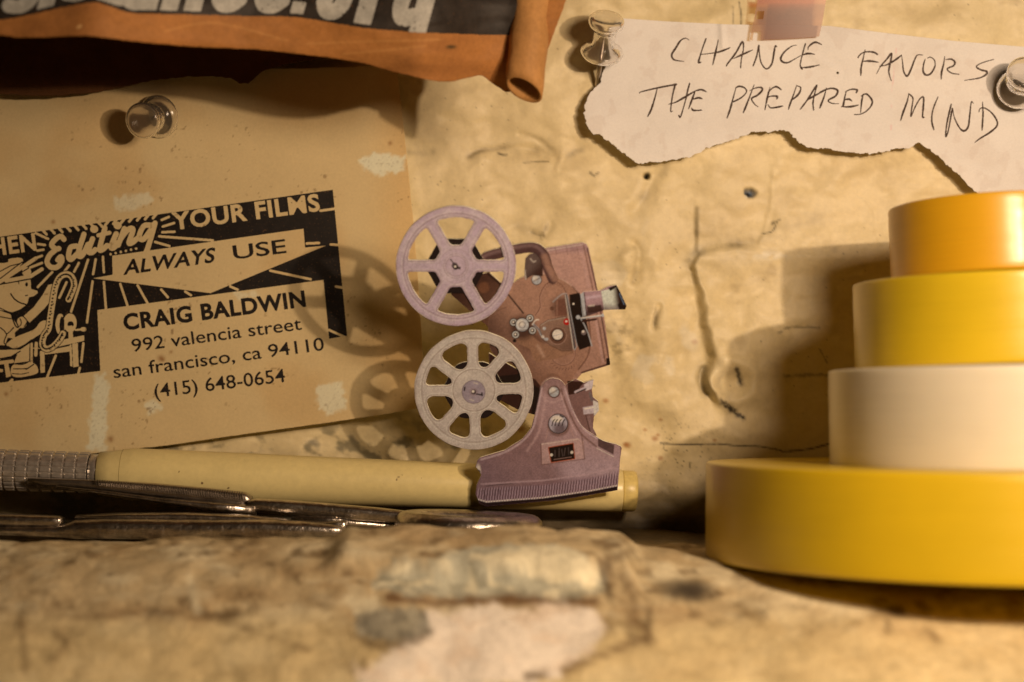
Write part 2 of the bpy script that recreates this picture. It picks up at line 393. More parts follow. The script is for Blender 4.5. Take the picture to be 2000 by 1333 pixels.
# ------------------------------------------------------------------ the ledge
H0 = -42.3
def ledge_point(X, S):
    """X mm along the wall, S mm distance in front of the wall -> height"""
    right = sst(25, 62, X)
    edge = 68 + 8 * right + 3 * fbm(X / 30, X * 0, 301, 2)
    lip = np.interp(X, [-120, -60, 0, 12, 30, 40, 60, 120], [3.4, 3.9, 3.7, 3.2, 2.0, .2, 0, 0])
    t = np.maximum(S - edge, 0)
    drop = .010 * t ** 2 + .10 * t
    drop = np.where(t > 40, .010 * 1600 + 4.0 + (t - 40) * 1.0, drop)
    hh = H0 - .6 + lip * sst(34, 64, S) - drop
    hh = hh - 2.4 * right * sst(52, 10, S)
    flat = 1 - .9 * np.exp(-((X - 95) / 52) ** 4 - ((S - 56) / 56) ** 4)
    hh = hh + (1.3 * fbm(X / 26, S / 20, 303, 3) + .75 * fbm(X / 10, S / 8, 307, 3) + .3 * fbm(X / 4, S / 4, 309, 2) - .3 * np.exp(-(fbm(X / 17, S / 11, 313, 3) / .09) ** 2)) * flat * sst(8, 40, S)
    hh = hh + 1.0 * np.exp(-((X + 64) / 8) ** 2 - ((S - 62) / 8) ** 2) + .8 * np.exp(-((X - 2) / 22) ** 2 - ((S - 66) / 9) ** 2)
    # broken edge of old paint
    br = sst(-1, 1, 84 - S + 2.2 * fbm(X / 6, S / 6, 311, 2)) * sst(-36, -30, X) * sst(25, 20, X) * sst(60, 70, S)
    hh = hh + 3.4 * br
    hh = hh - .3 * np.maximum(8 - S, 0) * 0
    return hh
def ledge_color(X, S, Z):
    z = D - S
    U = CU + X / z * D / K; V = CV - Z / z * D / K
    cr = np.exp(-(fbm(X / 17, S / 11, 313, 3) / .05) ** 2)
    c = np.ones(X.shape + (3,)) * alb(186, 146, 94)
    def blend(mask, rgb):
        nonlocal c
        m = np.clip(mask, 0, 1)[..., None]; c = c * (1 - m) + np.asarray(rgb) * m
    pale = alb(226, 186, 132); brown = alb(112, 78, 42); grey = alb(172, 150, 112); pink = alb(228, 186, 146); black = np.array([.02, .016, .013])
    n1 = fbm(U / 120, V / 40, 401, 4); n2 = fbm(U / 45, V / 20, 411, 4)
    blend(.55 * sst(0, .5, n1), pale); blend(.6 * sst(.1, .5, -n1), alb(160, 118, 70))
    blend(.7 * sst(.22, .5, n2), brown * .9); blend(.3 * sst(.2, .5, fbm(U / 40, V / 12, 415, 3)) * sst(-.1, .3, fbm(U / 150, V / 60, 417, 2)), brown * .7); blend(.3 * sst(.2, .55, fbm(U / 50, V / 16, 419, 3)), pale)
    blend(.7 * sst(1180, 1250, V + 30 * n1), alb(205, 162, 100))
    sh = 14 * fbm(U / 40, V / 30, 421, 3)
    p = sd_poly([(735, 1105), (850, 1085), (940, 1066), (1050, 1060), (1150, 1085), (1192, 1110), (1185, 1160), (1100, 1172), (900, 1172), (730, 1150)], U, V) + sh
    blend(.9 * sst(-4, 6, p), grey); blend(.6 * sst(-4, 6, p) * sst(.05, .4, fbm(U / 34, V / 9, 433, 3)), alb(128, 108, 76)); blend(.7 * sst(-4, 6, p) * sst(.1, .4, fbm(U / 40, V / 12, 435, 3)), pale)
    blend(.9 * sst(-4, 8, sd_poly([(920, 1088), (1040, 1062), (1140, 1085), (1190, 1112), (1150, 1150), (1060, 1135), (1000, 1105)], U, V) + sh), pale)
    blend(.8 * sst(-3, 6, sd_poly([(735, 1110), (870, 1088), (880, 1105), (790, 1128), (735, 1126)], U, V) + sh * .6), pale)
    p2 = sd_poly([(830, 1195), (1000, 1178), (1150, 1190), (1185, 1230), (1130, 1300), (1040, 1340), (700, 1345), (690, 1310), (760, 1270), (820, 1235)], U, V) + sh * 1.5
    blend(.92 * sst(-8, 10, p2), pink); blend(.5 * sst(-8, 10, p2) * sst(.1, .5, fbm(U / 70, V / 22, 437, 3)), alb(214, 168, 122)); blend(.55 * sst(-26, -6, p2) * sst(6, -6, p2) * sst(-.2, .3, fbm(U / 12, V / 30, 439, 2)), brown)
    blend(.85 * sst(-5, 6, sd_poly([(690, 1195), (750, 1180), (830, 1195), (840, 1235), (760, 1262), (705, 1240)], U, V) + sh), alb(138, 118, 88))
    blend(.6 * sst(-5, 6, sd_poly([(690, 1195), (750, 1180), (830, 1195), (840, 1235), (760, 1262), (705, 1240)], U, V) + sh) * sst(.0, .4, fbm(U / 18, V / 12, 441, 3)), alb(92, 76, 54))
    blend(.7 * sst(-4, 6, sd_poly([(672, 1170), (740, 1160), (750, 1190), (690, 1205)], U, V) + sh), pale)
    def scratch(pts, w, rgb, k=.9):
        blend(k * np.exp(-((sd_line(smooth(pts), U, V) + .5 * sh) / w) ** 2), rgb)
    scratch([(760, 1168), (860, 1176), (1000, 1172), (1160, 1176)], 9, alb(96, 58, 26), .92); scratch([(1190, 1100), (1180, 1130), (1192, 1165)], 8, brown * .5, .85); scratch([(690, 1240), (740, 1262), (800, 1255), (842, 1236)], 8, brown * .6, .75); scratch([(1210, 1120), (1240, 1180), (1230, 1240), (1275, 1250)], 12, brown * .8, .6)
    scratch([(1240, 1215), (1270, 1240), (1200, 1270), (1100, 1310)], 8, brown, .8)
    scratch([(1270, 1195), (1262, 1250)], 9, brown * .6, .8)
    scratch([(1030, 1325), (1065, 1315)], 8, brown * .6, .9)
    blend(.95 * np.exp(-(np.hypot((U - 1345) / 52, (V - 1152) / 22) + .03 * sh) ** 4), black * 2)
    scratch([(1735, 1190), (1760, 1195)], 9, brown * .5, .9); scratch([(1735, 1215), (1732, 1235)], 6, brown * .6, .8)
    scratch([(1810, 1230), (1830, 1250)], 9, brown * .8, .6); scratch([(1480, 1120), (1620, 1180), (1700, 1190)], 10, pale, .5)
    scratch([(375, 1190), (430, 1205), (465, 1200)], 8, brown * .6, .8); scratch([(370, 1130), (385, 1190)], 9, pale, .6)
    scratch([(0, 1190), (160, 1205), (300, 1195), (470, 1225), (600, 1270)], 6, brown, .6)
    scratch([(40, 1200), (50, 1310)], 8, brown, .6); scratch([(110, 1240), (130, 1260), (105, 1290)], 8, brown, .6)
    blend(.12 * cr * sst(62, 76, S) * (1 - sst(-8, 10, p2)), brown * .7)
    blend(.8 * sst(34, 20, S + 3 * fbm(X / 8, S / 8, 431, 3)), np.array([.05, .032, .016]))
    return np.clip(c, .004, .86)
xs = np.arange(-230, 231, .7); ss = np.concatenate([np.arange(-3, 70, .6), np.arange(70, 190, 1.0)])
X, S = np.meshgrid(xs, ss); Z = ledge_point(X, S)
ny, nx = X.shape; i = np.arange(ny * nx).reshape(ny, nx)
q = np.stack([i[:-1, :-1], i[1:, :-1], i[1:, 1:], i[:-1, 1:]], -1).reshape(-1, 4)
me = raw_mesh('ledge', np.stack([X, -S, Z], -1).reshape(-1, 3) * MM, q.ravel(), np.full(len(q), 4))
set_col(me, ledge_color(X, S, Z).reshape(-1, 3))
ledge = link('ledge', me, M_ledge)
tag(ledge, 'rough chipped plaster ledge in front of the wall holding tools and tape', 'ledge')

# ------------------------------------------------------------------ raster ink pad
class Ink:
    def __init__(s, u0, v0, u1, v1, res):
        s.res = res; s.u0, s.v0 = u0, v0
        s.U, s.V = grid(u0, v0, u1, v1, res); s.A = np.zeros(s.U.shape, bool)
    def box(s, us, vs, pad):
        a = int(max(0, (min(us) - pad - s.u0) / s.res)); b = int(max(0, (max(us) + pad - s.u0) / s.res + 2))
        c = int(max(0, (min(vs) - pad - s.v0) / s.res)); d = int(max(0, (max(vs) + pad - s.v0) / s.res + 2))
        return slice(c, d), slice(a, b)
    def poly(s, pts, val):
        sl = s.box([p[0] for p in pts], [p[1] for p in pts], 1)
        if s.A[sl].size: s.A[sl][sd_poly(pts, s.U[sl], s.V[sl]) > 0] = val
    def line(s, pts, w, val):
        sl = s.box([p[0] for p in pts], [p[1] for p in pts], w + 1)
        if s.A[sl].size: s.A[sl][sd_line(pts, s.U[sl], s.V[sl]) < w / 2] = val
    def ell(s, cx, cy, rx, ry, val, rot=0):
        sl = s.box([cx - rx - ry, cx + rx + ry], [cy - rx - ry, cy + rx + ry], 1)
        c, n = math.cos(rot), math.sin(rot); du, dv = s.U[sl] - cx, s.V[sl] - cy
        if s.A[sl].size: s.A[sl][((du * c + dv * n) / rx) ** 2 + ((dv * c - du * n) / ry) ** 2 < 1] = val
    def tri(s, T, val):
        for t in T:
            sl = s.box(t[:, 0], t[:, 1], .5); u = s.U[sl]; v = s.V[sl]
            if not u.size: continue
            e = [(t[(k + 1) % 3, 0] - t[k, 0]) * (v - t[k, 1]) - (t[(k + 1) % 3, 1] - t[k, 1]) * (u - t[k, 0]) for k in range(3)]
            m = ((e[0] >= 0) & (e[1] >= 0) & (e[2] >= 0)) | ((e[0] <= 0) & (e[1] <= 0) & (e[2] <= 0))
            s.A[sl][m] = val
    def text(s, txt, a, b, hgt, val, bold=0, slant=0.0):
        """baseline from a to b in photo pixels, capital height hgt"""
        T, w, cap = glyphs(txt, bold)
        a = np.array(a, float); b = np.array(b, float); ex = (b - a); el = np.hypot(*ex); ey = np.array([ex[1], -ex[0]]) / el
        x = T[..., 0:1]; y = T[..., 1:2] / cap * hgt
        s.tri(a + (x / w) * ex + y * ey + slant * y * ex / el, val)
    def field(s, soft=1):
        F = s.A.astype(float)
        for _ in range(soft):
            G = np.pad(F, 1, mode='edge'); F = (G[:-2, 1:-1] + G[2:, 1:-1] + G[1:-1, :-2] + G[1:-1, 2:] + 2 * F) / 6
        F[0] = F[-1] = 0; F[:, 0] = F[:, -1] = 0
        return F - .5
_gl = {}
def glyphs(txt, bold):
    k = (txt, bold)
    if k in _gl: return _gl[k]
    def tris(t):
        c = bpy.data.curves.new('t', 'FONT'); c.body = t; c.size = 1; c.offset = bold; c.resolution_u = 4; c.space_character = 1 + 2.2 * bold if bold > .02 else 1
        o = bpy.data.objects.new('t', c); COL.objects.link(o)
        dg = bpy.context.evaluated_depsgraph_get(); dg.update()
        me = bpy.data.meshes.new_from_object(o.evaluated_get(dg)); me.calc_loop_triangles()
        vv = np.array([v.co[:2] for v in me.vertices]); ti = np.array([l.vertices[:] for l in me.loop_triangles])
        bpy.data.objects.remove(o); bpy.data.curves.remove(c); bpy.data.meshes.remove(me)
        return vv[ti]
    T = tris(txt); cap = tris('H')[..., 1].max()
    T = T - np.array([T[..., 0].min(), 0]); _gl[k] = (T, T[..., 0].max(), cap)
    return _gl[k]

# ------------------------------------------------------------------ tan card with the printed stamp
def card_depth(u, v):
    t = (u - 560) * .75 + (v - 640) * .9
    lift = 3.2 * sst(0, 420, t) + 1.2 * np.sin(u / 210.) + .25 * fbm(u / 160, v / 130, 501, 2)
    return 3.5 + lift
card_pts = [(-420, 150), (0, 140), (300, 138), (500, 136), (775, 128), (783, 200), (790, 262), (797, 330), (806, 420), (816, 540), (824, 660), (829, 795), (760, 808), (640, 826), (480, 848), (330, 870), (200, 884), (40, 902), (-420, 930)]
U, V = grid(-430, 110, 850, 940, 2.5)
F = sd_poly(card_pts, U, V) + .5 * fbm(U / 20, V / 20, 503, 2)
def card_col(u, v):
    c = np.ones(u.shape + (3,)) * alb(203, 160, 101)
    def blend(mask, rgb):
        nonlocal c
        m = np.clip(mask, 0, 1)[..., None]; c = c * (1 - m) + np.asarray(rgb) * m
    blend(.35 * sst(-.1, .5, fbm(u / 200, v / 160, 505, 4)), alb(184, 130, 68))
    blend(.3 * sst(700, 800, u), alb(210, 140, 60))
    white = alb(216, 190, 142)
    tex = fbm(u / 9, v / 9, 507, 3)
    for pts, k in (([(222, 385), (290, 378), (300, 392), (262, 415), (228, 410)], .6), ([(702, 312), (735, 298), (790, 305), (792, 332), (740, 345), (710, 330)], .9),
                   ([(185, 735), (205, 728), (213, 760), (206, 880), (170, 880), (178, 790)], .8), ([(618, 760), (640, 750), (668, 745), (678, 800), (640, 810), (622, 800)], .75),
                   ([(278, 790), (305, 780), (318, 800), (290, 812)], .7), ([(458, 572), (500, 568), (505, 580), (465, 586)], .5), ([(345, 120), (395, 122), (390, 135), (350, 132)], .5)):
        blend(k * sst(-4, 5, sd_poly(pts, u, v) + 7 * tex), white)
        blend(.35 * k * sst(0, 6, sd_poly(pts, u, v)) * sst(.2, .6, fbm(u / 4, v / 4, 509, 3)), alb(120, 95, 60))
    blend(.6 * sst(.55, .7, fbm(u / 7, v / 7, 511, 2)) * sst(.1, .4, fbm(u / 90, v / 90, 513, 2)), alb(110, 70, 34))
    for (x, y, r) in [(104, 434, 4), (314, 700, 6), (318, 703, 4), (334, 688, 3), (216, 858, 6), (12, 770, 4), (762, 280, 4), (590, 120, 6)]:
        blend(.7 * np.exp(-(np.hypot(u - x, v - y) / r) ** 2), alb(130, 72, 26))
    return np.clip(c, .004, .86)
card = sheet('business_card', U, V, F, card_depth, M_card, col=card_col, thick=.25, rim=M_edge)
tag(card, 'tan printed card with black stamp artwork and an address, pinned to the wall', 'card')

I = Ink(-140, 360, 700, 800, .62)
I.poly([(-150, 484), (0, 463), (650, 371), (678, 656), (643, 662), (632, 547), (190, 606), (196, 725), (0, 748), (-150, 766)], True)
# sunburst rays
for a, b in [((102, 532), (74, 561)), ((135, 519), (125, 532)), ((154, 514), (145, 531)), ((172, 508), (139, 609)), ((187, 507), (182, 536)), ((201, 502), (203, 532)),
             ((181, 550), (170, 630)), ((203, 551), (207, 603)), ((235, 555), (249, 597)), ((269, 558), (288, 592)), ((315, 566), (328, 581)), ((362, 570), (373, 577)),
             ((450, 560), (464, 566)), ((528, 529), (607, 546)), ((311, 462), (416, 470)), ((303, 473), (331, 481)), ((317, 454), (341, 453)), ((318, 443), (340, 436)),
             ((316, 430), (330, 424)), ((626, 412), (655, 408)), ((599, 476), (623, 475)), ((646, 478), (665, 479)), ((656, 560), (672, 563)), ((643, 645), (676, 660)),
             ((74, 477), (88, 479)), ((73, 490), (85, 488)), ((70, 456), (94, 467)), ((59, 523), (82, 514)), ((74, 503), (82, 500)), ((109, 695), (91, 740)),
             ((156, 719), (152, 734)), ((163, 671), (159, 707)), ((24, 742), (14, 752)), ((130, 552), (116, 582))]:
    I.line([a, b], 5, False)
for k in range(15):                                   # ragged upper border around the script word
    x = 84 + k * 15.5; y = 463 - x * .1415
    I.line([(x - 3, y - 4), (x + 7, y + 7)] if k < 8 else [(x + 7, y - 5), (x - 2, y + 6)], 5.5, False)
for k in range(6): I.ell(216 + k * 10, 497 - k * 2.2, 2.6, 2.6, False)
# banner
I.poly([(219, 500), (593, 447), (596, 484), (637, 480), (411, 573), (181, 544), (220, 537)], False)
I.text('WHEN', (-66, 507), (72, 488), 33, False, .035)
I.text('YOUR FILMS', (338, 449), (626, 411), 33, False, .034)
I.text('USE', (457, 507), (560, 494), 27, True, .012)
I.text('ALWAYS', (241, 537), (418, 512), 28, True, .022, .28)
# script word
W = 10.5
for st in [[(125, 468), (119, 462), (109, 467), (101, 478), (108, 486), (115, 486)], [(108, 489), (97, 499), (92, 512), (99, 522), (112, 522), (121, 510), (119, 502), (113, 508)],
           [(149, 481), (138, 484), (134, 501), (139, 507), (150, 497)], [(164, 458), (153, 495), (160, 500), (172, 478)], [(181, 467), (173, 490), (179, 494), (186, 488)],
           [(205, 446), (195, 485), (200, 488), (209, 480)], [(227, 457), (217, 482), (223, 484), (231, 474)], [(243, 447), (231, 479)], [(235, 468), (250, 449), (260, 449), (252, 474), (259, 474), (268, 466)],
           [(296, 440), (281, 442), (272, 462), (280, 468), (294, 450)], [(303, 436), (289, 484), (281, 500)]]:
    I.line(smooth(st), W, False)
I.line([(192, 460), (214, 455)], 8, False)
I.ell(184, 448, 8, 7.5, False); I.ell(230, 441, 8, 7.5, False)
# cartoon editor at the bench
I.poly([(-140, 540), (0, 556), (60, 545), (61, 565), (73, 568), (74, 573), (66, 579), (57, 581), (54, 592), (50, 597), (39, 605), (22, 611), (0, 606), (-140, 606)], False)
I.poly(smooth([(-140, 500), (0, 514), (18, 506), (40, 504), (45, 512), (32, 526), (0, 548), (-140, 548)], 5, True), False)
I.ell(52, 531, 9, 9, False)
I.line([(0, 545), (30, 522), (44, 512)], 2, True); I.line([(-10, 536), (20, 520), (40, 515)], 2, True); I.line([(0, 552), (30, 546), (60, 541)], 2.2, True)
I.line([(0, 551), (70, 505)], 7.5, False); I.line([(12, 549), (60, 540), (82, 526)], 7.5, False); I.line([(0, 556), (40, 549), (62, 545)], 2, True); I.line([(28, 541), (56, 524)], 2, True)
I.ell(52, 556, 2.4, 4.2, True); I.line([(36, 549), (37, 555)], 1.6, True); I.line(smooth([(21, 574), (28, 584), (38, 591), (50, 595)]), 2.6, True); I.line([(50, 578), (54, 577)], 2, True)
I.poly([(94, 557), (110, 553), (108, 575), (88, 602), (58, 631), (46, 618), (66, 600), (83, 577)], False)
I.poly([(-140, 612), (0, 607), (20, 614), (30, 626), (40, 640), (29, 650), (30, 662), (15, 660), (10, 676), (-140, 684)], False)
I.ell(43, 630, 10, 11, False); I.line(smooth([(36, 640), (33, 632), (23, 618), (30, 636), (34, 640)]), 2.4, True); I.line(smooth([(47, 620), (53, 628), (48, 638)]), 1.8, True); I.line(smooth([(39, 623), (42, 631), (38, 638)]), 1.8, True)
I.line([(0, 619), (22, 623)], 2, True); I.line(smooth([(0, 602), (22, 611), (42, 605)]), 2, True)
I.poly(smooth([(12, 673), (30, 659), (66, 644), (78, 630), (90, 626), (99, 632), (96, 645), (84, 650), (63, 663), (43, 677), (28, 681), (15, 677)], 4, True), False)
I.poly([(-140, 684), (0, 684), (40, 683), (58, 671), (57, 706), (27, 710), (34, 692), (0, 703), (-140, 708)], False)
I.line(smooth([(0, 676), (12, 676), (28, 682), (45, 676), (62, 664)]), 2.2, True); I.line(smooth([(0, 640), (8, 646), (14, 652), (27, 640)]), 2, True); I.line(smooth([(14, 652), (8, 668), (12, 674)]), 2, True)
I.line([(0, 701), (22, 697), (40, 686)], 2.2, True)
I.poly(smooth([(26, 713), (42, 711), (56, 707), (68, 711), (74, 719), (72, 730), (42, 737), (25, 735), (21, 724)], 4, True), False)
I.line(smooth([(28, 711), (44, 712), (56, 707)]), 2, True); I.line(smooth([(26, 721), (44, 721), (52, 720)]), 2, True); I.line([(51, 722), (66, 712)], 2.2, True); I.line(smooth([(24, 730), (42, 731), (56, 728)]), 1.6, True)
I.poly([(8, 710), (16, 709), (22, 735), (12, 738)], False); I.line([(0, 709), (24, 706)], 7, False); I.line([(0, 704), (24, 700)], 1.8, True)
I.poly([(-20, 720), (6, 721), (6, 727), (-20, 728)], False)
for a, b, w in [((62, 672), (62, 708), 5), ((71, 671), (70, 694), 6.5), ((60, 680), (78, 681), 1.8)]: I.line([a, b], w, False)
I.poly([(122, 664), (165, 655), (165, 666), (100, 681)], False); I.poly([(88, 686), (136, 676), (136, 687), (88, 693)], False); I.line([(100, 683), (165, 667)], 1.8, True)
I.poly([(78, 686), (87, 685), (88, 728), (79, 729)], False); I.poly([(141, 672), (152, 670), (154, 716), (143, 718)], False); I.poly([(136, 674), (140, 673), (142, 717), (137, 715)], False)
I.ell(118, 634, 9.5, 21, False); I.ell(121, 636, 4.5, 17, True); I.ell(137, 631, 13, 18.5, False); I.ell(124, 634, 1.6, 17, True)
I.ell(138, 634, 6, 6, True); I.poly([(133, 637), (142, 636), (143, 661), (134, 663)], False); I.line([(148, 645), (166, 643)], 4, False); I.ell(163, 643.5, 6, 4.5, False)
strip = smooth([(134, 585), (140, 572), (145, 556), (140, 541), (129, 536), (116, 543), (108, 562), (103, 590), (99, 615), (95, 642), (86, 656), (83, 674), (91, 682), (104, 677), (117, 663), (123, 652)], 8)
I.line(strip, 14.5, True); I.line(strip, 12, False)
for k, p in enumerate(strip):
    if k % 2 == 0: I.ell(p[0] - 1.2, p[1], 2.0, 1.7, True)
    elif k % 3 == 0: I.ell(p[0] + 1.5, p[1] + 1, 1.3, 1.3, True)
# the address
I.text('CRAIG BALDWIN', (243, 645), (598, 598), 31, True, .036)
I.text('992 valencia street', (259, 688), (590, 644), 25, True, .006)
I.text('san francisco, ca 94110', (223, 739), (634, 684), 25, True, .006)
I.text('(415) 648-0654', (303, 777), (558, 746), 26, True, .006)
rag = fbm(I.U / 3.2, I.V / 3.2, 521, 2)
Fi = I.field(1) + .10 * rag
Fi[0] = Fi[-1] = -1; Fi[:, 0] = Fi[:, -1] = -1
ink = sheet('stamp_print', I.U, I.V, Fi, lambda u, v: card_depth(u, v) + .05, M_ink, parent=card)

# ------------------------------------------------------------------ white note with the handwritten line
def note_depth(u, v):
    base = 2.9 + .45 * fbm(u / 140, v / 90, 601, 3) + .12 * np.abs(fbm(u / 60, v / 80, 605, 2)) + 2.3 * sst(130, 300, v - .06 * (u - 1200)) + .5 * np.exp(-(sd_line([(1410, 45), (1412, 90)], u, v) / 7) ** 2)
    base = base + .35 * np.exp(-(sd_line([(1636, 140), (1600, 118), (1575, 95)], u, v) / 9) ** 2) - .4 * np.exp(-(np.hypot(u - 1636, v - 142) / 14) ** 2)
    return base + 0.4 * sst(1230, 1150, u) * sst(120, 240, v)
note_pts = [(1212, 36), (1300, 42), (1420, 48), (1620, 51), (1740, 66), (1860, 80), (2050, 96), (2330, 120), (2330, 470), (2000, 450), (1893, 365), (1872, 340), (1845, 318), (1822, 296), (1795, 281), (1772, 290), (1745, 292), (1700, 301), (1655, 298), (1620, 291), (1585, 289), (1562, 280), (1545, 262), (1530, 253), (1505, 258), (1465, 259), (1430, 274), (1395, 284), (1345, 308), (1320, 313), (1285, 316), (1243, 320), (1222, 301), (1196, 281), (1172, 263), (1160, 262), (1148, 248), (1141, 222), (1143, 200), (1150, 185), (1172, 160), (1185, 120), (1200, 80)]
U, V = grid(1110, 20, 2340, 480, 1.5)
tear = sst(150, 200, V + .25 * np.maximum(1350 - U, 0))
F = sd_poly(note_pts, U, V) + tear * (3.2 * fbm(U / 9, V / 9, 603, 3) + 1.6 * fbm(U / 3, V / 4, 607, 2))
F -= 9 * np.exp(-(np.hypot((U - 1636) / 1.0, V - 143) / 6) ** 2) * 12
def note_col(u, v):
    c = np.ones(u.shape + (3,)) * alb(230, 199, 170)
    m = (.3 * sst(.1, .6, fbm(u / 120, v / 80, 611, 4)))[..., None]; c = c * (1 - m) + alb(206, 172, 138) * m
    e = sd_line(note_pts[9:] , u, v) + 3 * fbm(u / 5, v / 5, 615, 2); m = (.7 * sst(9, 2, e))[..., None]; c = c * (1 - m) + alb(240, 214, 184) * m
    m = (.22 * sst(.25, .5, fbm(u / 26, v / 30, 617, 3)))[..., None]; c = c * (1 - m) + alb(196, 160, 128) * m
    m = (.5 * np.exp(-(sd_line([(1752, 80), (1742, 180), (1740, 270)], u, v) / 1.5) ** 2) * sst(-.2, .3, fbm(u / 10, v / 10, 613, 2)))[..., None]; c = c * (1 - m) + alb(225, 150, 130) * m
    return np.clip(c, .004, .86)
note = sheet('paper_note', U, V, F, note_depth, M_note, col=note_col, thick=.12)
tag(note, 'white torn note reading CHANCE FAVORS THE PREPARED MIND in handwriting', 'note')
def hw(scale, ou, ov, strokes):
    return [[(ou + x / scale, ov + y / scale) for x, y in s] for s in strokes]
S1 = hw(5, 1240, 40, [
    [(530, 195), (495, 175), (445, 200), (400, 270), (360, 335), (375, 380), (420, 395), (480, 402)],
    [(695, 180), (665, 260), (640, 340), (622, 410), (645, 410)], [(815, 190), (800, 260), (780, 350), (760, 435)], [(640, 335), (780, 318), (850, 300), (930, 268)],
    [(895, 450), (905, 425), (985, 320), (1050, 210), (1060, 280), (1040, 380), (1033, 465)], [(962, 375), (1050, 335), (1150, 290)],
    [(1155, 445), (1190, 350), (1210, 245), (1215, 320), (1235, 420), (1285, 475), (1335, 430), (1355, 340), (1370, 255), (1385, 260)],
    [(1580, 243), (1530, 255), (1460, 310), (1425, 370), (1440, 405), (1490, 415), (1550, 385), (1620, 345)],
    [(1665, 230), (1640, 320), (1615, 430), (1625, 465), (1635, 478)], [(1690, 290), (1700, 255), (1760, 215), (1825, 238)], [(1625, 345), (1690, 325), (1755, 333)], [(1622, 462), (1700, 458), (1800, 437)],
    [(45, 715), (60, 700), (200, 665), (385, 630), (390, 640), (365, 750), (350, 885), (370, 885)], [(220, 655), (200, 740), (160, 870), (125, 940)], [(330, 820), (400, 800), (480, 755), (590, 690)], [(535, 615), (515, 690), (500, 760), (470, 870), (445, 945), (430, 930)],
    [(590, 690), (560, 770), (525, 865)], [(590, 690), (650, 678), (700, 700)], [(560, 775), (620, 757), (658, 768)], [(550, 855), (575, 880), (655, 878)],
    [(985, 665), (960, 760), (930, 870), (900, 955)], [(985, 660), (1020, 645), (1070, 660), (1090, 700), (1040, 755), (965, 795)],
    [(1165, 630), (1120, 750), (1085, 840), (1058, 905)], [(1120, 690), (1170, 665), (1225, 655), (1245, 680), (1200, 730), (1140, 765), (1170, 820), (1205, 845)],
    [(1320, 655), (1295, 750), (1270, 875)], [(1310, 700), (1340, 665), (1385, 650), (1430, 680)], [(1290, 755), (1340, 740), (1390, 745), (1385, 770)], [(1300, 825), (1325, 855), (1385, 850), (1445, 837)],
    [(1580, 635), (1545, 740), (1515, 820), (1500, 870)], [(1585, 640), (1620, 660), (1600, 720), (1540, 775)],
    [(1615, 870), (1690, 770), (1775, 635), (1760, 700), (1740, 800), (1745, 875)], [(1680, 785), (1740, 745), (1850, 690)]])
S2 = hw(5, 1600, 60, [
    [(448, 190), (430, 270), (410, 360), (407, 440)], [(380, 265), (400, 235), (450, 210), (530, 212), (570, 235)], [(420, 302), (500, 298), (580, 312)],
    [(560, 425), (600, 350), (660, 280), (705, 225), (700, 290), (680, 390), (690, 450), (705, 492)], [(590, 350), (660, 335), (740, 290), (805, 240)],
    [(805, 240), (815, 320), (825, 400), (860, 445), (900, 370), (930, 290), (960, 240), (1010, 240)],
    [(1060, 270), (1085, 260), (1125, 290), (1130, 350), (1090, 420), (1045, 435), (1015, 400), (1020, 330), (1035, 280)],
    [(1225, 255), (1215, 330), (1195, 410), (1192, 475)], [(1235, 285), (1290, 280), (1325, 310), (1310, 345), (1250, 375), (1290, 415), (1365, 428)],
    [(1705, 282), (1640, 300), (1570, 325), (1535, 355), (1580, 385), (1635, 400), (1630, 430), (1560, 465), (1420, 487)],
    [(70, 560), (50, 640), (20, 720), (5, 760)], [(0, 605), (40, 585), (120, 565), (180, 585), (160, 640), (90, 680), (120, 710), (190, 715)],
    [(265, 590), (250, 650), (235, 730), (220, 745)], [(255, 600), (310, 575), (370, 580), (360, 610)], [(245, 680), (290, 670), (320, 690)], [(215, 745), (300, 745), (385, 728)],
    [(430, 620), (415, 690), (405, 800)], [(410, 640), (460, 620), (510, 670), (515, 720), (470, 780), (410, 815), (345, 822)],
    [(875, 615), (860, 690), (820, 800), (795, 880)], [(875, 620), (915, 660), (905, 750), (895, 840), (940, 740), (990, 660), (1020, 660), (1015, 760), (1010, 840), (1025, 850)],
    [(1160, 650), (1130, 720), (1105, 800), (1100, 890), (1120, 970)],
    [(1290, 720), (1270, 800), (1245, 920), (1235, 1035), (1260, 980), (1300, 760)], [(1305, 760), (1320, 850), (1370, 950), (1415, 980), (1455, 940), (1470, 830), (1485, 700), (1505, 712)],
    [(1595, 700), (1600, 800), (1595, 900), (1590, 975)], [(1560, 795), (1570, 765), (1610, 755), (1680, 800), (1735, 880), (1730, 940), (1660, 1000), (1570, 1055), (1520, 1095)]])
H = Ink(1230, 60, 1990, 290, .55)
rs = np.random.RandomState(9)
for s in S1 + S2:
    p = smooth(s, 5)
    for k, (a, b) in enumerate(zip(p[:-1], p[1:])):
        t = k / max(1, len(p) - 1)
        H.line([a, b], (3.2 - 1.3 * abs(2 * t - 1) ** 3 + .7 * math.sin(7 * t + len(p))) * (.85 + .3 * rs.rand()), True)
Fh = H.field(1) + .10 * fbm(H.U / 2.5, H.V / 2.5, 621, 2); Fh[0] = Fh[-1] = -1; Fh[:, 0] = Fh[:, -1] = -1
sheet('handwriting', H.U, H.V, Fh, lambda u, v: note_depth(u, v) + .03, M_pencil, parent=note)

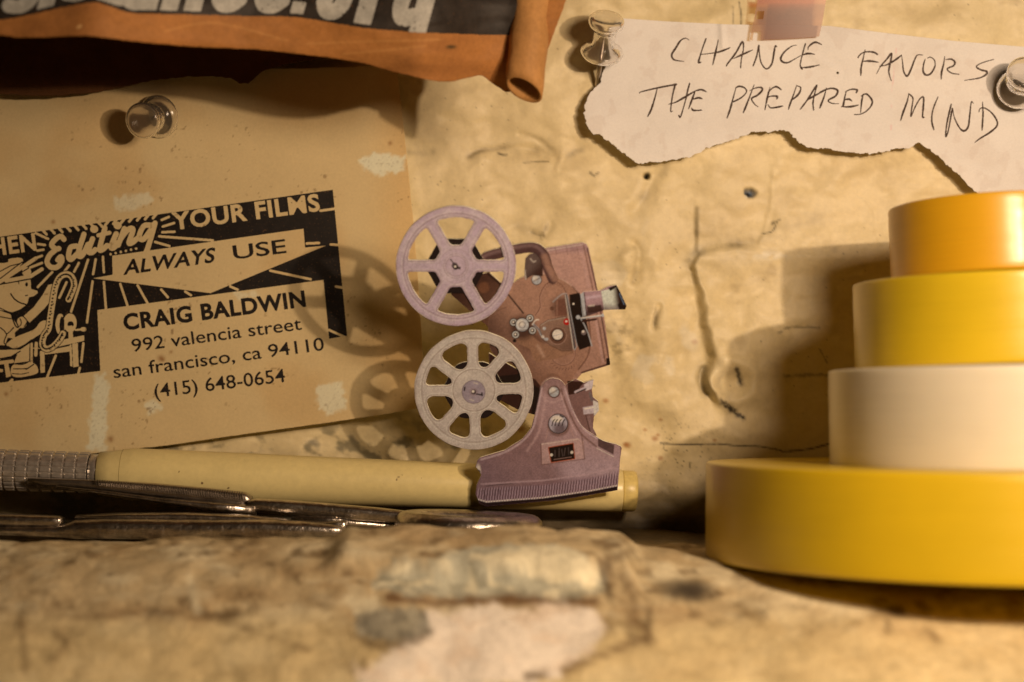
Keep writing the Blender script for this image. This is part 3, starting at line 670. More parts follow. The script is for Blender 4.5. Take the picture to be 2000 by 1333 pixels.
# ------------------------------------------------------------------ brown paper bag with lettering
def bag_depth(u, v):
    d = 56 + 15 * sst(800, -50, u) - 9 * sst(800, 1000, u)
    d = d + 2.2 * np.sin((u - 60) / 95.) * sst(980, 850, u) * sst(-260, 100, v) + .8 * fbm(u / 120, v / 60, 701, 3)
    d = d - 3.0 * sst(30, 150, v) * sst(300, 800, u) - 4.5 * sst(55, 140, v - .06 * u) + 2.0 * np.exp(-((u - 185) / 60) ** 2)
    return d - 48 * sst(20, -420, v)
bag_pts = [(-420, -420), (1120, -420), (1106, 0), (1080, 70), (1060, 120), (1030, 150), (996, 180), (975, 172), (955, 158), (940, 148), (915, 152), (880, 160), (845, 158), (800, 148), (760, 139), (700, 122), (600, 108), (500, 97), (380, 92), (270, 82), (190, 72), (150, 70), (90, 73), (30, 74), (0, 70), (-200, 72), (-420, 80)]
U, V = grid(-430, -430, 1130, 200, 2.5)
F = sd_poly(smooth(bag_pts[2:-1], 3) + [(-420, 80), (-420, -420), (1120, -420)], U, V) + .7 * fbm(U / 8, V / 8, 703, 2)
def bag_col(u, v):
    c = np.ones(u.shape + (3,)) * alb(154, 90, 38)
    def blend(mask, rgb):
        nonlocal c
        m = np.clip(mask, 0, 1)[..., None]; c = c * (1 - m) + np.asarray(rgb) * m
    blend(.5 * sst(-.1, .5, fbm(u / 140, v / 50, 705, 4)), alb(140, 80, 36))
    for pts in ([(320, 62), (420, 45), (560, 80)], [(600, 86), (700, 82), (860, 78)], [(670, 106), (760, 98), (830, 90)]):
        blend(.22 * np.exp(-(sd_line(smooth(pts), u, v) / 2.2) ** 2), alb(205, 135, 66))
    blend(.9 * np.exp(-(np.hypot((u - 881) / 2.6, v - 92) / 4) ** 4), np.array([.06, .045, .02]))
    blend(.9 * np.exp(-(sd_line([(152, 54), (158, 51)], u, v) / 2) ** 2), alb(230, 160, 90))
    return np.clip(c, .004, .86)
bag = sheet('paper_bag', U, V, F, bag_depth, M_bag, col=bag_col, thick=.3)
tag(bag, 'brown kraft paper bag with black band and grey lettering hanging in front of the wall', 'paper bag')
edge_pts = smooth([(-420, 44), (-100, 46), (0, 39), (60, 29), (120, 15), (180, 5), (200, 8), (230, 18), (262, 26), (330, 28), (500, 32), (580, 34), (650, 45), (720, 56), (800, 62), (900, 67), (1012, 68), (1040, 60)], 5)
ex = np.array([p[0] for p in edge_pts]); ey = np.array([p[1] for p in edge_pts])
band = lambda u: np.interp(u, ex, ey)
B = Ink(-400, -300, 1060, 110, 1.3)
B.A[:] = (B.V < band(B.U) + .8 * fbm(B.U / 5, B.V / 5, 711, 2)) & (B.U > -380) & (B.V > -280) & (B.U < 1040 - .25 * B.V)
FB = B.field(1); 
sheet('printed_band', B.U, B.V, FB, lambda u, v: bag_depth(u, v) + .06, surf_mat('black_band_ink', base=(.022, .017, .014), rough=.6, spec=.3, var=((400, .7, 1.5),), bump=((200, .0002),), speck=(2200, .7, (.12, .06, .025))), parent=bag)
# letters: drawn upright (x right, y up from the baseline) then sheared and dropped on the wavy baseline
G = Ink(-300, -220, 860, 80, 1.1)
def letter(x0, parts, sl=.27, s=1.0):
    for kind, pts, w in parts:
        q = [(x0 + s * x + sl * y, y) for x, y in pts]
        q = [(x, band(np.array(x)) - 7 - y) for x, y in q]
        if kind == 'l': G.line(smooth(q, 6), w, True)
        elif kind == 'p': G.poly(q, True)
        else: G.poly(q, False)
def stem(x, y0, y1, w): return ('p', [(x, y0), (x + w, y0), (x + w, (y0 + y1) / 2), (x + w, y1), (x, y1), (x, (y0 + y1) / 2)], 0)
bowl = [('l', [(58, 78), (36, 84), (20, 66), (18, 34), (26, 16), (44, 15), (58, 26)], 31)]
letter(-190, [stem(0, 0, 100, 34), ('l', [(20, 60), (40, 82), (60, 80)], 28)])
letter(-110, bowl + [('l', [(20, 46), (60, 46), (62, 66), (44, 82)], 20)])
letter(0, [('l', [(62, 78), (40, 86), (22, 74), (30, 56), (50, 42), (54, 24), (36, 13), (12, 18)], 27)])
letter(72, [stem(0, 0, 95, 33)])
letter(112, [('l', [(62, 78), (40, 86), (22, 74), (30, 56), (50, 42), (54, 24), (36, 13), (12, 18)], 27)])
letter(180, [stem(6, 0, 130, 34), ('l', [(-6, 84), (56, 84)], 20), ('l', [(22, 30), (36, 14), (52, 14)], 26)])
letter(228, [('l', [(48, 66), (34, 54), (16, 40), (18, 18), (36, 14), (52, 32)], 29), stem(44, 0, 88, 33)])
letter(312, [stem(0, 0, 95, 34), stem(46, 0, 80, 34), ('l', [(18, 68), (40, 84), (62, 72)], 28)])
letter(402, bowl)
letter(486, bowl + [('l', [(20, 44), (60, 46), (62, 68), (44, 82)], 20)])
letter(566, [stem(0, 0, 24, 26)])
letter(604, [('l', [(22, 40), (24, 70), (40, 86), (56, 70), (56, 34), (44, 15), (28, 15), (20, 36), (22, 50)], 30)])
letter(690, [stem(0, 0, 95, 34), ('l', [(20, 62), (38, 84), (56, 80)], 28)])
letter(756, [('l', [(52, 74), (36, 86), (18, 66), (16, 34), (26, 17), (44, 24)], 30), stem(44, -8, 100, 34)])
FG = G.field(1) + .10 * fbm(G.U / 4, G.V / 4, 713, 3)
wear = sst(.35, .5, fbm(G.U / 5, G.V / 3, 715, 2)) * sst(700, 760, G.U) * sst(30, 50, G.V)
FG = FG - .9 * wear - .75 * sst(.62, .72, fbm(G.U / 3.5, G.V / 3.5, 717, 2)); FG[0] = FG[-1] = -1; FG[:, 0] = FG[:, -1] = -1
sheet('lettering', G.U, G.V, FG, lambda u, v: bag_depth(u, v) + .12, surf_mat('grey_print_ink', base=alb(166, 143, 114), rough=.6, spec=.25, var=((400, .75, 1.1), (2200, .8, 1.1)), bump=((200, .0002),)), parent=bag)
shade_pts = [(-420, 200), (0, 183), (60, 187), (120, 186), (190, 180), (250, 168), (300, 157), (360, 150), (420, 149), (450, 153), (468, 163), (484, 163), (500, 150), (515, 138), (550, 128), (590, 119), (640, 112), (700, 108), (740, 90), (760, 40), (760, -420), (-420, -420)]  # added dark sheet, cut to the outline of the bag's deepest shadow
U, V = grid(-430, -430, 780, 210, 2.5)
sheet('shade_sheet', U, V, sd_poly(shade_pts, U, V) + 1.6 * fbm(U / 9, V / 9, 719, 3), lambda u, v: 10 + .8 * fbm(u / 200, v / 80, 723, 2), surf_mat('dark_shade_paper', base=(.10, .045, .018), rough=.8, spec=.1, var=((150, .8, 1.15),), bump=((400, .0002),)), parent=bag, thick=.3)
# rolled edge at the right end of the bag
def tube_mesh(name, stations, seg=28, cap=True):
    """stations: list of (centre Vector mm, half width u-vector mm, half depth vector mm)"""
    vs = []
    for c, a, b in stations:
        for k in range(seg):
            t = 2 * math.pi * k / seg; vs.append(np.array(c) + math.cos(t) * np.array(a) + math.sin(t) * np.array(b))
    fl = []; cn = []
    for r in range(len(stations) - 1):
        for k in range(seg):
            a = r * seg + k; b2 = r * seg + (k + 1) % seg
            fl += [a, b2, b2 + seg, a + seg]; cn.append(4)
    if cap:
        fl += list(range(seg))[::-1]; cn.append(seg); n = (len(stations) - 1) * seg; fl += list(range(n, n + seg)); cn.append(seg)
    return raw_mesh(name, np.array(vs) * MM, fl, cn)
roll = []
for t in np.linspace(0, 1, 30):
    cu = 1098 + (1024 - 1098) * (t ** .9) - 6 * math.sin(t * 3); cv = -330 + (176 + 330) * t
    w = 33 - 3 * t; d = 47 - 20 * (1 - t) ** 2
    wob = 1 + .05 * math.sin(t * 17) + .03 * math.sin(t * 41)
    c = np.array(P(cu, cv, d)) / MM
    roll.append((c, np.array([w * wob * K * .9, 0, -1.35 * t]), np.array([0, 2.7 * wob, -1.7 * t])))
me = tube_mesh('rolled_edge', roll, 32, cap=False)
vv = np.empty(len(me.vertices) * 3, np.float32); me.vertices.foreach_get('co', vv); vv = vv.reshape(-1, 3)
nz = fbm(vv[:, 0] / MM / 4.5, vv[:, 2] / MM / 9, 727, 3) * .5 * MM; vv[:, 1] += nz; vv[:, 0] += nz * .6; me.vertices.foreach_set('co', vv.ravel())
cc = np.ones((len(vv), 3)) * alb(176, 112, 54) * (1 + .18 * fbm(vv[:, 0] * 500, vv[:, 2] * 120, 721, 3))[:, None]
set_col(me, np.clip(cc, .004, .8))
ro = link('rolled_edge', me, M_bag, bag)
sm = ro.modifiers.new('thickness', 'SOLIDIFY'); sm.thickness = .0006; sm.offset = -1

# ------------------------------------------------------------------ cut-out picture of a film projector
def proj_depth(u, v): return 15.8 + (985 - v) * .052
class Art:
    def __init__(s, u0, v0, u1, v1, res):
        s.u0, s.v0, s.res = u0, v0, res; s.U, s.V = grid(u0, v0, u1, v1, res); s.C = np.ones(s.U.shape + (3,)) * alb(152, 110, 84)
    def put(s, a, rgb):
        a = np.clip(a, 0, 1)[..., None]; s.C = s.C * (1 - a) + np.asarray(rgb) * a
    def poly(s, pts, rgb, k=1, soft=.8, sm=0):
        if sm: pts = smooth(pts, sm, True)
        s.put(k * sst(-soft, soft, sd_poly(pts, s.U, s.V)), rgb)
    def line(s, pts, w, rgb, k=1, soft=.8, sm=0):
        if sm: pts = smooth(pts, sm)
        s.put(k * sst(soft, -soft, sd_line(pts, s.U, s.V) - w / 2), rgb)
    def circ(s, x, y, r, rgb, k=1, soft=.8): s.put(k * sst(soft, -soft, np.hypot(s.U - x, s.V - y) - r), rgb)
    def ring(s, x, y, r, w, rgb, k=1, soft=.7): s.put(k * sst(soft, -soft, np.abs(np.hypot(s.U - x, s.V - y) - r) - w / 2), rgb)
    def grad(s, pts, a, b, rgb, k=1, soft=1.5):
        """soft gradient from point a (0) to b (1) inside a polygon"""
        dx, dy = b[0] - a[0], b[1] - a[1]; t = ((s.U - a[0]) * dx + (s.V - a[1]) * dy) / (dx * dx + dy * dy)
        s.put(k * sst(0, 1, t) * sst(-soft, soft, sd_poly(pts, s.U, s.V)), rgb)
    def knob(s, x, y, r):
        s.circ(x, y, r + 1.6, dark, .8); s.circ(x, y, r, silver); s.put(.8 * sst(r, r * .2, np.hypot(s.U - x + r * .3, s.V - y + r * .35)), white)
        s.put(.7 * sst(.6, 0, np.hypot(s.U - x, s.V - y) / r * 0 + np.abs(((s.U - x) * .5 + (s.V - y) * .85)) / r * 2) * (np.hypot(s.U - x, s.V - y) < r), mid)
    def sample(s, u, v):
        x = np.clip((u - s.u0) / s.res, 0, s.U.shape[1] - 1.001); y = np.clip((v - s.v0) / s.res, 0, s.U.shape[0] - 1.001)
        xi = x.astype(int); yi = y.astype(int); fx = (x - xi)[:, None]; fy = (y - yi)[:, None]
        return (s.C[yi, xi] * (1 - fx) + s.C[yi, xi + 1] * fx) * (1 - fy) + (s.C[yi + 1, xi] * (1 - fx) + s.C[yi + 1, xi + 1] * fx) * fy
lav = alb(188, 152, 146); lav_d = alb(150, 112, 108); tan_ = alb(160, 112, 84); tan_l = alb(186, 136, 112); tan_d = alb(104, 66, 46); dark = np.array([.022, .013, .012]); deep = alb(62, 34, 24)
silver = alb(176, 160, 144); white = alb(238, 218, 196); mid = alb(120, 96, 84); cream = alb(192, 164, 138); cream_d = alb(156, 126, 104); red = np.array([.5, .012, .01])
A = Art(760, 390, 1240, 1010, 1.3)
housing = [(1060, 486), (1138, 474), (1146, 478), (1150, 486), (1167, 566), (1180, 618), (1191, 704), (1192, 713), (1136, 730), (1126, 742), (1050, 742), (1050, 560)]
plate = smooth([(1022, 541), (1048, 534), (1085, 541), (1118, 560), (1140, 590), (1152, 640), (1150, 690), (1130, 722), (1116, 745), (1108, 790), (1050, 790), (1046, 762), (1030, 740), (1000, 712), (962, 690), (955, 660), (955, 622), (975, 585), (1000, 556)], 5, True)
arm = [(880, 575), (900, 545), (955, 532), (986, 560), (1012, 548), (1050, 600), (990, 650), (955, 640)]
# lamp housing
A.poly(housing, tan_l); A.grad(housing, (1150, 480), (1100, 720), tan_, .8); A.grad(housing, (1066, 500), (1066, 485), lav_d, .5)
A.line([(1066, 490), (1138, 478)], 2, white, .45); A.line([(1062, 500), (1140, 486)], 1.5, tan_d, .4)
for x in (1084, 1106, 1127): A.line([(x, 481), (x + 3, 498)], 1.4, tan_d, .5)
A.line([(1140, 480), (1158, 566), (1180, 700)], 3, tan_d, .55); A.line([(1147, 486), (1166, 568), (1190, 706)], 3, deep, .75); A.line([(1136, 494), (1150, 560)], 4, alb(200, 150, 130), .4, 3)
A.line([(1136, 728), (1190, 711)], 3, deep, .8); A.poly([(1184, 700), (1192, 700), (1193, 714), (1184, 714)], dark)
A.line([(1164, 625), (1178, 708)], 5, alb(196, 146, 124), .5, 2); A.line([(1172, 640), (1182, 706)], 2, tan_d, .6)
# reel arms behind the reels
A.poly(arm, tan_d); A.grad(arm, (960, 620), (890, 560), deep, .9); A.circ(945, 562, 11, alb(130, 80, 50), .6, 3); A.line([(925, 560), (985, 640)], 3, dark, .5, 2); A.line([(953, 536), (984, 562)], 3, dark, .8)
# main gear case
A.poly(plate, tan_); A.put(.8 * sst(95, 10, np.hypot(A.U - 1040, A.V - 585)) * sst(-1, 1, sd_poly(plate, A.U, A.V)), alb(172, 122, 92))
A.grad(plate, (1040, 640), (965, 690), deep, .8); A.grad(plate, (1080, 700), (1090, 790), alb(140, 92, 66), .8)
A.line(plate[:24], 2.2, alb(206, 160, 130), .6); A.line([(1118, 560), (1140, 590), (1152, 640), (1150, 690), (1130, 722)], 3, tan_d, .7, 1, 5)
A.line([(984, 565), (1022, 612)], 3.2, dark, .85); A.line([(990, 600), (960, 612)], 2, tan_d, .5)
A.line([(1046, 616), (1055, 600), (1054, 580), (1064, 558), (1080, 550), (1096, 556), (1106, 572)], 1.6, tan_d, .8, .7, 5); A.line([(1048, 617), (1057, 601), (1056, 581), (1066, 560), (1080, 553)], 1, tan_l, .6, .7, 5)
for k in range(9):
    t = math.radians(150 - k * 14); A.line([(1081 + 21 * math.cos(t), 573 - 21 * math.sin(t)), (1081 + 17 * math.cos(t + .1), 573 - 17 * math.sin(t + .1))], 1.2, tan_d, .75, .5)
A.ring(1100, 690, 24, 1.6, tan_d, .6); A.ring(1100, 690, 22.5, 1, tan_l, .5)
for k in range(9):
    t = math.radians(215 + k * 12); A.line([(1101 + 31 * math.cos(t), 693 - 31 * math.sin(t)), (1101 + 27 * math.cos(t + .1), 693 - 27 * math.sin(t + .1))], 1.2, tan_d, .75, .5)
A.poly([(955, 690), (1046, 742), (1060, 760), (1058, 815), (955, 815)], deep); A.poly([(975, 735), (1020, 730), (1022, 770), (975, 770)], dark); A.poly([(1041, 752), (1060, 762), (1058, 815), (1038, 815)], dark)
# film gate
A.put(.75 * sst(30, 6, np.hypot((A.U - 1096), (A.V - 600))), deep)
A.poly([(1086, 586), (1104, 584), (1108, 616), (1084, 618)], alb(118, 74, 54)); A.line([(1088, 588), (1088, 616)], 3, tan_, .6, 1.5); A.line([(1080, 590), (1096, 576), (1106, 574)], 3, silver, .5, 1, 4); A.circ(1078, 603, 4, tan_d)
A.put(.85 * sst(36, 8, np.hypot((A.U - 1042), (A.V - 668) * 1.1)), tan_d)
A.poly([(1012, 662), (1036, 655), (1062, 672), (1120, 686), (1092, 700), (1064, 704), (1050, 708), (1042, 700), (1034, 682), (1014, 672)], alb(150, 104, 74), 1, 1, 4); A.line([(1050, 676), (1062, 696)], 6, alb(186, 140, 108), .6, 3)
gate = [(1056, 636), (1070, 627), (1105, 620), (1112, 640), (1120, 678), (1116, 684), (1098, 685), (1076, 674), (1062, 664), (1055, 650)]
A.line(gate + gate[:1], 4, dark, .6, 1.5); A.poly(gate, alb(148, 108, 82)); A.grad(gate, (1060, 630), (1115, 690), alb(112, 76, 56), .9); A.line(gate[:3], 1.6, white, .35)
A.circ(1089, 656, 18, tan_d, .9); A.ring(1089, 656, 17, 2, alb(176, 132, 104), .6); A.circ(1089, 655, 12, deep); A.circ(1089, 654, 10, alb(220, 198, 164)); A.line([(1081, 657), (1098, 652)], 1.5, silver, .8)
A.circ(1107, 629, 6.5, red); A.circ(1106, 628, 2.2, alb(250, 190, 170)); A.circ(1063, 642, 3.4, silver); A.circ(1062, 641, 1.2, white)
A.poly([(1112, 576), (1132, 572), (1140, 600), (1150, 650), (1154, 676), (1132, 684), (1122, 660), (1114, 610)], dark)
A.line([(1106, 578), (1111, 610), (1118, 655), (1122, 680)], 6, alb(96, 78, 70)); A.line([(1104, 577), (1109, 610), (1116, 655), (1120, 682)], 1.6, white, .8); A.line([(1108, 577), (1120, 640), (1127, 676), (1122, 684)], 1.4, silver, .9)
A.line([(1131, 618), (1141, 634), (1149, 652), (1156, 676)], 2.2, silver, .9); A.line([(1136, 622), (1180, 616)], 3.4, silver); A.line([(1136, 621), (1180, 615)], 1.2, white); A.circ(1178, 616, 3.4, silver); A.circ(1129, 620, 4, silver); A.circ(1140, 650, 5, mid); A.circ(1139, 648, 2.4, white); A.circ(1120, 594, 2, white)
A.line([(1138, 628), (1164, 624)], 4, deep)
# rollers
A.put(.8 * sst(34, 14, np.hypot(A.U - 1020, A.V - 640)), deep)
for x, y in ((1003, 630), (1035, 622), (1040, 646), (1007, 654)):
    A.circ(x, y, 8, dark); A.circ(x, y, 6.6, alb(186, 168, 146)); A.circ(x, y, 4, deep); A.circ(x - .5, y - .5, 2, alb(220, 200, 178))
A.circ(1020, 635, 14, dark); A.circ(1020, 635, 12.5, alb(190, 172, 152)); A.circ(1017, 632, 7, alb(222, 204, 184), .8, 3); A.ring(1020, 635, 6, 1.6, mid, .8); A.line([(1012, 646), (1027, 645)], 3, mid, .6, 2); A.circ(1005, 666, 3.4, dark)
A.line([(1040, 634), (1046, 626), (1052, 625)], 2.6, white, .85, .8, 4); A.line([(1042, 634), (1052, 644), (1058, 656), (1066, 664)], 4, silver, .8, .8, 5); A.line([(1044, 635), (1054, 646), (1060, 658)], 1.4, deep); A.circ(1060, 658, 3, white, .7); A.circ(1068, 663, 3, silver)
A.knob(1048, 547, 9)
# lens
lens = [(1133, 576), (1140, 570), (1172, 568), (1188, 560), (1204, 557), (1212, 572), (1224, 598), (1221, 605), (1206, 605), (1180, 606), (1152, 616), (1140, 618)]
A.poly(lens, alb(172, 128, 118)); A.grad(lens, (1150, 592), (1158, 618), deep, 1); A.poly([(1133, 575), (1140, 571), (1145, 617), (1138, 619)], silver); A.line([(1141, 572), (1146, 616)], 2, dark, .8)
A.poly([(1146, 598), (1174, 596), (1176, 608), (1148, 612)], deep, .9); A.line([(1150, 598), (1160, 597)], 3, white, .6, 1.5); A.line([(1146, 582), (1172, 579)], 5, alb(206, 168, 158), .6, 3)
eye = [(1174, 569), (1190, 565), (1206, 562), (1214, 580), (1213, 604), (1180, 606)]
A.poly(eye, alb(206, 190, 176)); A.grad(eye, (1194, 585), (1210, 583), deep, 1); A.grad(eye, (1190, 588), (1188, 606), mid, .9); A.poly([(1188, 563), (1204, 557), (1206, 560), (1192, 569)], dark); A.poly([(1203, 560), (1208, 562), (1224, 598), (1222, 606), (1210, 605), (1206, 596), (1212, 590)], dark); A.line([(1210, 574), (1219, 595)], 2, alb(110, 120, 130), .7)
# handle and lamp post
post = [(1024, 534), (1026, 506), (1034, 497), (1046, 494), (1056, 500), (1060, 520), (1060, 540), (1040, 538), (1026, 546)]
A.poly(post, alb(104, 78, 64)); A.grad(post, (1040, 512), (1058, 530), deep, .9); A.line([(1036, 506), (1042, 512), (1046, 510)], 2.2, white, .6, 1, 3); A.line([(1025, 528), (1027, 545)], 3, white, .5)
hand = [(936, 514), (950, 503), (972, 496), (1002, 489), (1034, 484), (1052, 488), (1064, 502), (1070, 522), (1080, 545)]
A.line(hand, 20, alb(88, 56, 48), 1, 1, 6); A.line([(x - 1, y - 4) for x, y in hand], 6, alb(146, 108, 94), .65, 4, 6); A.line([(1064, 502), (1072, 522), (1084, 545)], 14, tan_, .8, 4, 5)
# stand
stand = [(1056, 758), (1066, 744), (1080, 739), (1096, 744), (1106, 758), (1118, 800), (1136, 832), (1160, 850), (1180, 862), (1212, 872), (1212, 890), (1206, 958), (1100, 976), (950, 990), (936, 984), (929, 966), (931, 948), (940, 928), (929, 912), (932, 900), (938, 894), (985, 880), (1020, 858), (1038, 836), (1047, 800)]
brk = [(1104, 752), (1124, 740), (1140, 748), (1160, 741), (1156, 762), (1158, 776), (1168, 784), (1170, 802), (1160, 814), (1158, 836), (1166, 852), (1120, 840), (1108, 800)]
A.poly(brk, alb(132, 92, 78)); A.poly([(1108, 744), (1142, 746), (1122, 770), (1110, 772)], deep); A.line([(1124, 766), (1148, 756)], 5, alb(190, 160, 146)); A.poly([(1140, 752), (1150, 745), (1162, 742), (1156, 760), (1144, 764)], alb(206, 176, 164)); A.line([(1126, 768), (1144, 760)], 2, dark)
A.poly([(1138, 796), (1160, 792), (1160, 808), (1140, 810)], alb(190, 160, 146)); A.line([(1142, 799), (1158, 796)], 3, white, .8); A.poly([(1158, 782), (1168, 786), (1171, 800), (1166, 812), (1160, 812)], alb(210, 184, 176)); A.line([(1152, 768), (1156, 782)], 5, mid); A.line([(1150, 815), (1158, 846)], 6, alb(146, 108, 94), .8); A.line([(1144, 812), (1152, 842)], 2, deep, .7)
A.poly(stand, alb(168, 126, 112)); A.grad(stand, (1080, 830), (1080, 940), alb(178, 140, 130), .9); A.grad(stand, (1075, 830), (1035, 850), alb(128, 88, 76), .7)
A.grad(stand, (1010, 900), (935, 930), alb(130, 96, 90), .7); A.line([(1058, 758), (1050, 800), (1040, 838), (1018, 864), (985, 884), (940, 898)], 4, alb(206, 168, 152), .55, 1.5, 5)
A.line([(1068, 750), (1062, 800), (1052, 845), (1030, 880)], 5, alb(196, 150, 132), .5, 2.5, 5); A.line([(1104, 760), (1118, 800), (1140, 838), (1168, 858)], 3, alb(206, 168, 152), .6, 1, 5); A.line([(1096, 762), (1112, 806), (1134, 846), (1164, 872)], 4, tan_d, .6, 1.5, 5); A.line([(1090, 752), (1108, 810), (1126, 848)], 3, alb(200, 156, 138), .5, 1.2, 5)
A.poly([(1168, 856), (1200, 870), (1198, 888), (1168, 872)], deep, .8); A.line([(1166, 876), (1198, 892)], 2, white, .6)
A.circ(1080, 752, 22, tan_d, .35, 4); A.ring(1080, 762, 24, 3, alb(198, 154, 134), .35, 1.5)
A.knob(1082, 766, 9.5); A.ring(1082, 766, 11.5, 1.6, tan_d, .8)
A.line([(1066, 860), (1078, 800), (1100, 808), (1120, 852)], 1.4, tan_l, .5)
A.circ(1091, 831, 22, tan_d, .6, 3); A.circ(1090, 828, 19.5, dark); A.circ(1090, 828, 18, alb(176, 152, 142)); A.grad([(1070, 826), (1110, 826), (1110, 850), (1070, 850)], (1090, 826), (1090, 850), mid, .0)
A.put(.9 * sst(20, 6, np.hypot(A.U - 1094, A.V - 840)) * (np.hypot(A.U - 1090, A.V - 828) < 18), alb(110, 84, 78)); A.put(sst(15, 6, np.hypot((A.U - 1088), (A.V - 819) * 1.6)), alb(240, 226, 214))
for x0 in (1078, 1084, 1091, 1098): A.line([(x0, 832), (x0 + 2, 824), (x0 + 5, 820)], 2, dark, .9, .6, 4)
A.line([(1094, 812), (1100, 815)], 2.4, dark)
A.poly([(1058, 866), (1128, 856), (1140, 862), (1142, 896), (1058, 908)], alb(192, 146, 126), .75); A.line([(1058, 868), (1130, 858)], 2, white, .4); A.line([(1058, 908), (1142, 897)], 2.2, tan_d, .5); A.line([(1056, 868), (1058, 906)], 2, tan_d, .5); A.line([(1136, 850), (1142, 896)], 3, tan_d, .5)
pl = [(1072, 875), (1119, 867), (1122, 896), (1077, 903)]
A.line(pl + pl[:1], 3, alb(170, 80, 44)); A.poly(pl, dark)
for a, b in (((1084, 880), (1084, 892)), ((1092, 877), (1092, 892)), ((1097, 878), (1099, 891)), ((1104, 876), (1102, 890)), ((1110, 875), (1111, 888))): A.line([a, b], 2.4, alb(86, 66, 56), .8)
A.line([(1082, 898), (1116, 893)], 1.6, alb(150, 110, 90), .8); A.circ(1077, 889, 3, white, .9); A.circ(1117, 884, 3, white, .9)
# ribbed foot
foot = [(932, 948), (940, 944), (1060, 938), (1150, 926), (1207, 910), (1206, 958), (1100, 976), (950, 991), (936, 985), (929, 966)]
A.grad(foot, (1060, 936), (1062, 952), alb(132, 94, 90), .8); A.line([(940, 946), (1060, 939), (1150, 927), (1207, 911)], 3, alb(188, 146, 134), .7, 1.5)
inf = sst(-1, 1, sd_poly(foot, A.U, A.V)); yb = np.interp(A.U, [930, 1060, 1150, 1207], [952, 945, 933, 918])
rib = .5 + .5 * np.sin((A.U + .12 * A.V) * 2 * math.pi / 5.2)
A.put(.55 * inf * sst(0, 6, A.V - yb) * sst(.35, .8, rib), alb(88, 58, 56)); A.put(.4 * inf * sst(0, 6, A.V - yb) * sst(.65, .2, rib), alb(200, 164, 156))
und = np.interp(A.U, [930, 950, 1060, 1150, 1207], [976, 982, 974, 961, 950])
A.put(inf * sst(-1, 1, A.V - und), np.array([.03, .016, .02])); A.put(.85 * inf * sst(2.2, .8, np.abs(A.V - und + 1.5)) * sst(.1, .5, rib), white)
A.line([(950, 950), (975, 947), (1000, 945)], 1.6, dark, .5); A.line([(944, 958), (948, 974)], 2, dark, .5); A.line([(967, 958), (966, 968)], 2.2, dark, .4); A.line([(974, 956), (976, 966)], 2.2, dark, .4)
A.put(.8 * sst(1.5, .5, np.hypot((A.U - 934), (A.V - 920) * .4) / 5), white); A.circ(934, 922, 4, dark)
A.line(stand + stand[:1], 1.6, alb(110, 76, 70), .5)
A.C = np.clip(A.C, .004, .9) ** 1.1 * 1.02; Rbase = A.C.copy()
# reels
def reel_field(U, V, cx, cy, R, holes):
    r = np.hypot(U - cx, V - cy); th = np.arctan2(cy - V, U - cx)
    F = R + 1.6 * fbm(np.cos(th) * 2.2 + 5, np.sin(th) * 2.2 + 5, 801, 3) - r
    for (a0, a1, ri, rout, hw, rnd) in holes:
        m = .5 * (a0 + a1)
        # distance inside the hole: between two spokes, inner and outer radius
        s0 = (U - cx) * -math.sin(a0) - (V - cy) * math.cos(a0) - hw
        s1 = (U - cx) * math.sin(a1) + (V - cy) * math.cos(a1) - hw
        hd = np.minimum(np.minimum(s0, s1), np.minimum(r - ri, rout - r))
        ang = np.cos(th - m) > .3
        if rnd:
            k = rnd; q = np.stack([s0, s1, r - ri, rout - r]); q = np.maximum(k - q, 0); hd = np.where((q > 0).sum(0) > 1, k - np.sqrt((q ** 2).sum(0)), hd)
        hd = np.where(ang, hd, -20) + .7 * fbm(U / 7, V / 7, 803, 2)
        F = np.minimum(F, -hd)
    return F
rad = math.radians
h1 = [(rad(60 * k), rad(60 * k + 60), 41, 95, 11.5, 5) for k in range(6)]
sp = [2, 48, 92, 142, 181, 229, 272, 323, 362]
h2 = [(rad(a), rad(b), 44, 95, 10.5, 14 if (b - a) > 42 else 9) for a, b in zip(sp[:-1], sp[1:])]
def reel_art(cx, cy, R, base, lo, hi, h, inner):
    rr = np.hypot(A.U - cx, A.V - cy)
    A.put(sst(R + 8, R + 2, rr), base)
    A.put(.35 * sst(-.2, .6, fbm(A.U / 30, A.V / 30, 811, 3)) * (rr < R + 4), hi)
    A.put(.8 * sst(R - 5, R + 1, rr) * (rr < R + 5), lo)
    A.put(.55 * sst(2.5, .8, np.abs(rr - (R - 14))) , lo); A.put(.4 * sst(2.5, .8, np.abs(rr - (R - 11.5))), hi)
    F = reel_field(A.U, A.V, cx, cy, R, h)
    near = sst(7, 3, F) * (rr < R - 10)
    A.put(.55 * near, lo); A.put(.5 * sst(2.2, .6, np.abs(F - 4.5)) * (rr < R - 10), hi)
    A.put(.75 * sst(1.9, .6, F) * sst(-.25, .35, fbm(A.U / 14, A.V / 14, 815, 2)), alb(232, 204, 160))
    for r0, k in inner: A.put(k * sst(1.6, .5, np.abs(rr - r0)), lo); A.put(.7 * k * sst(1.6, .5, np.abs(rr - r0 - 1.8)), hi)
reel_art(890.5, 520, 117, lav, alb(146, 108, 104), alb(212, 180, 172), h1, [(20, .5), (24, .35), (33, .25)])
A.circ(888, 519, 6, dark, .8); A.circ(890, 522, 5.5, dark); A.circ(889, 521, 2.4, white); A.circ(897, 524, 2.6, dark); A.line([(880, 507), (888, 518)], 2, dark)
R1 = A.C.copy(); A.C = Rbase.copy()
reel_art(925.5, 762.5, 116, cream, cream_d, alb(216, 190, 162), h2, [(41, .8)])
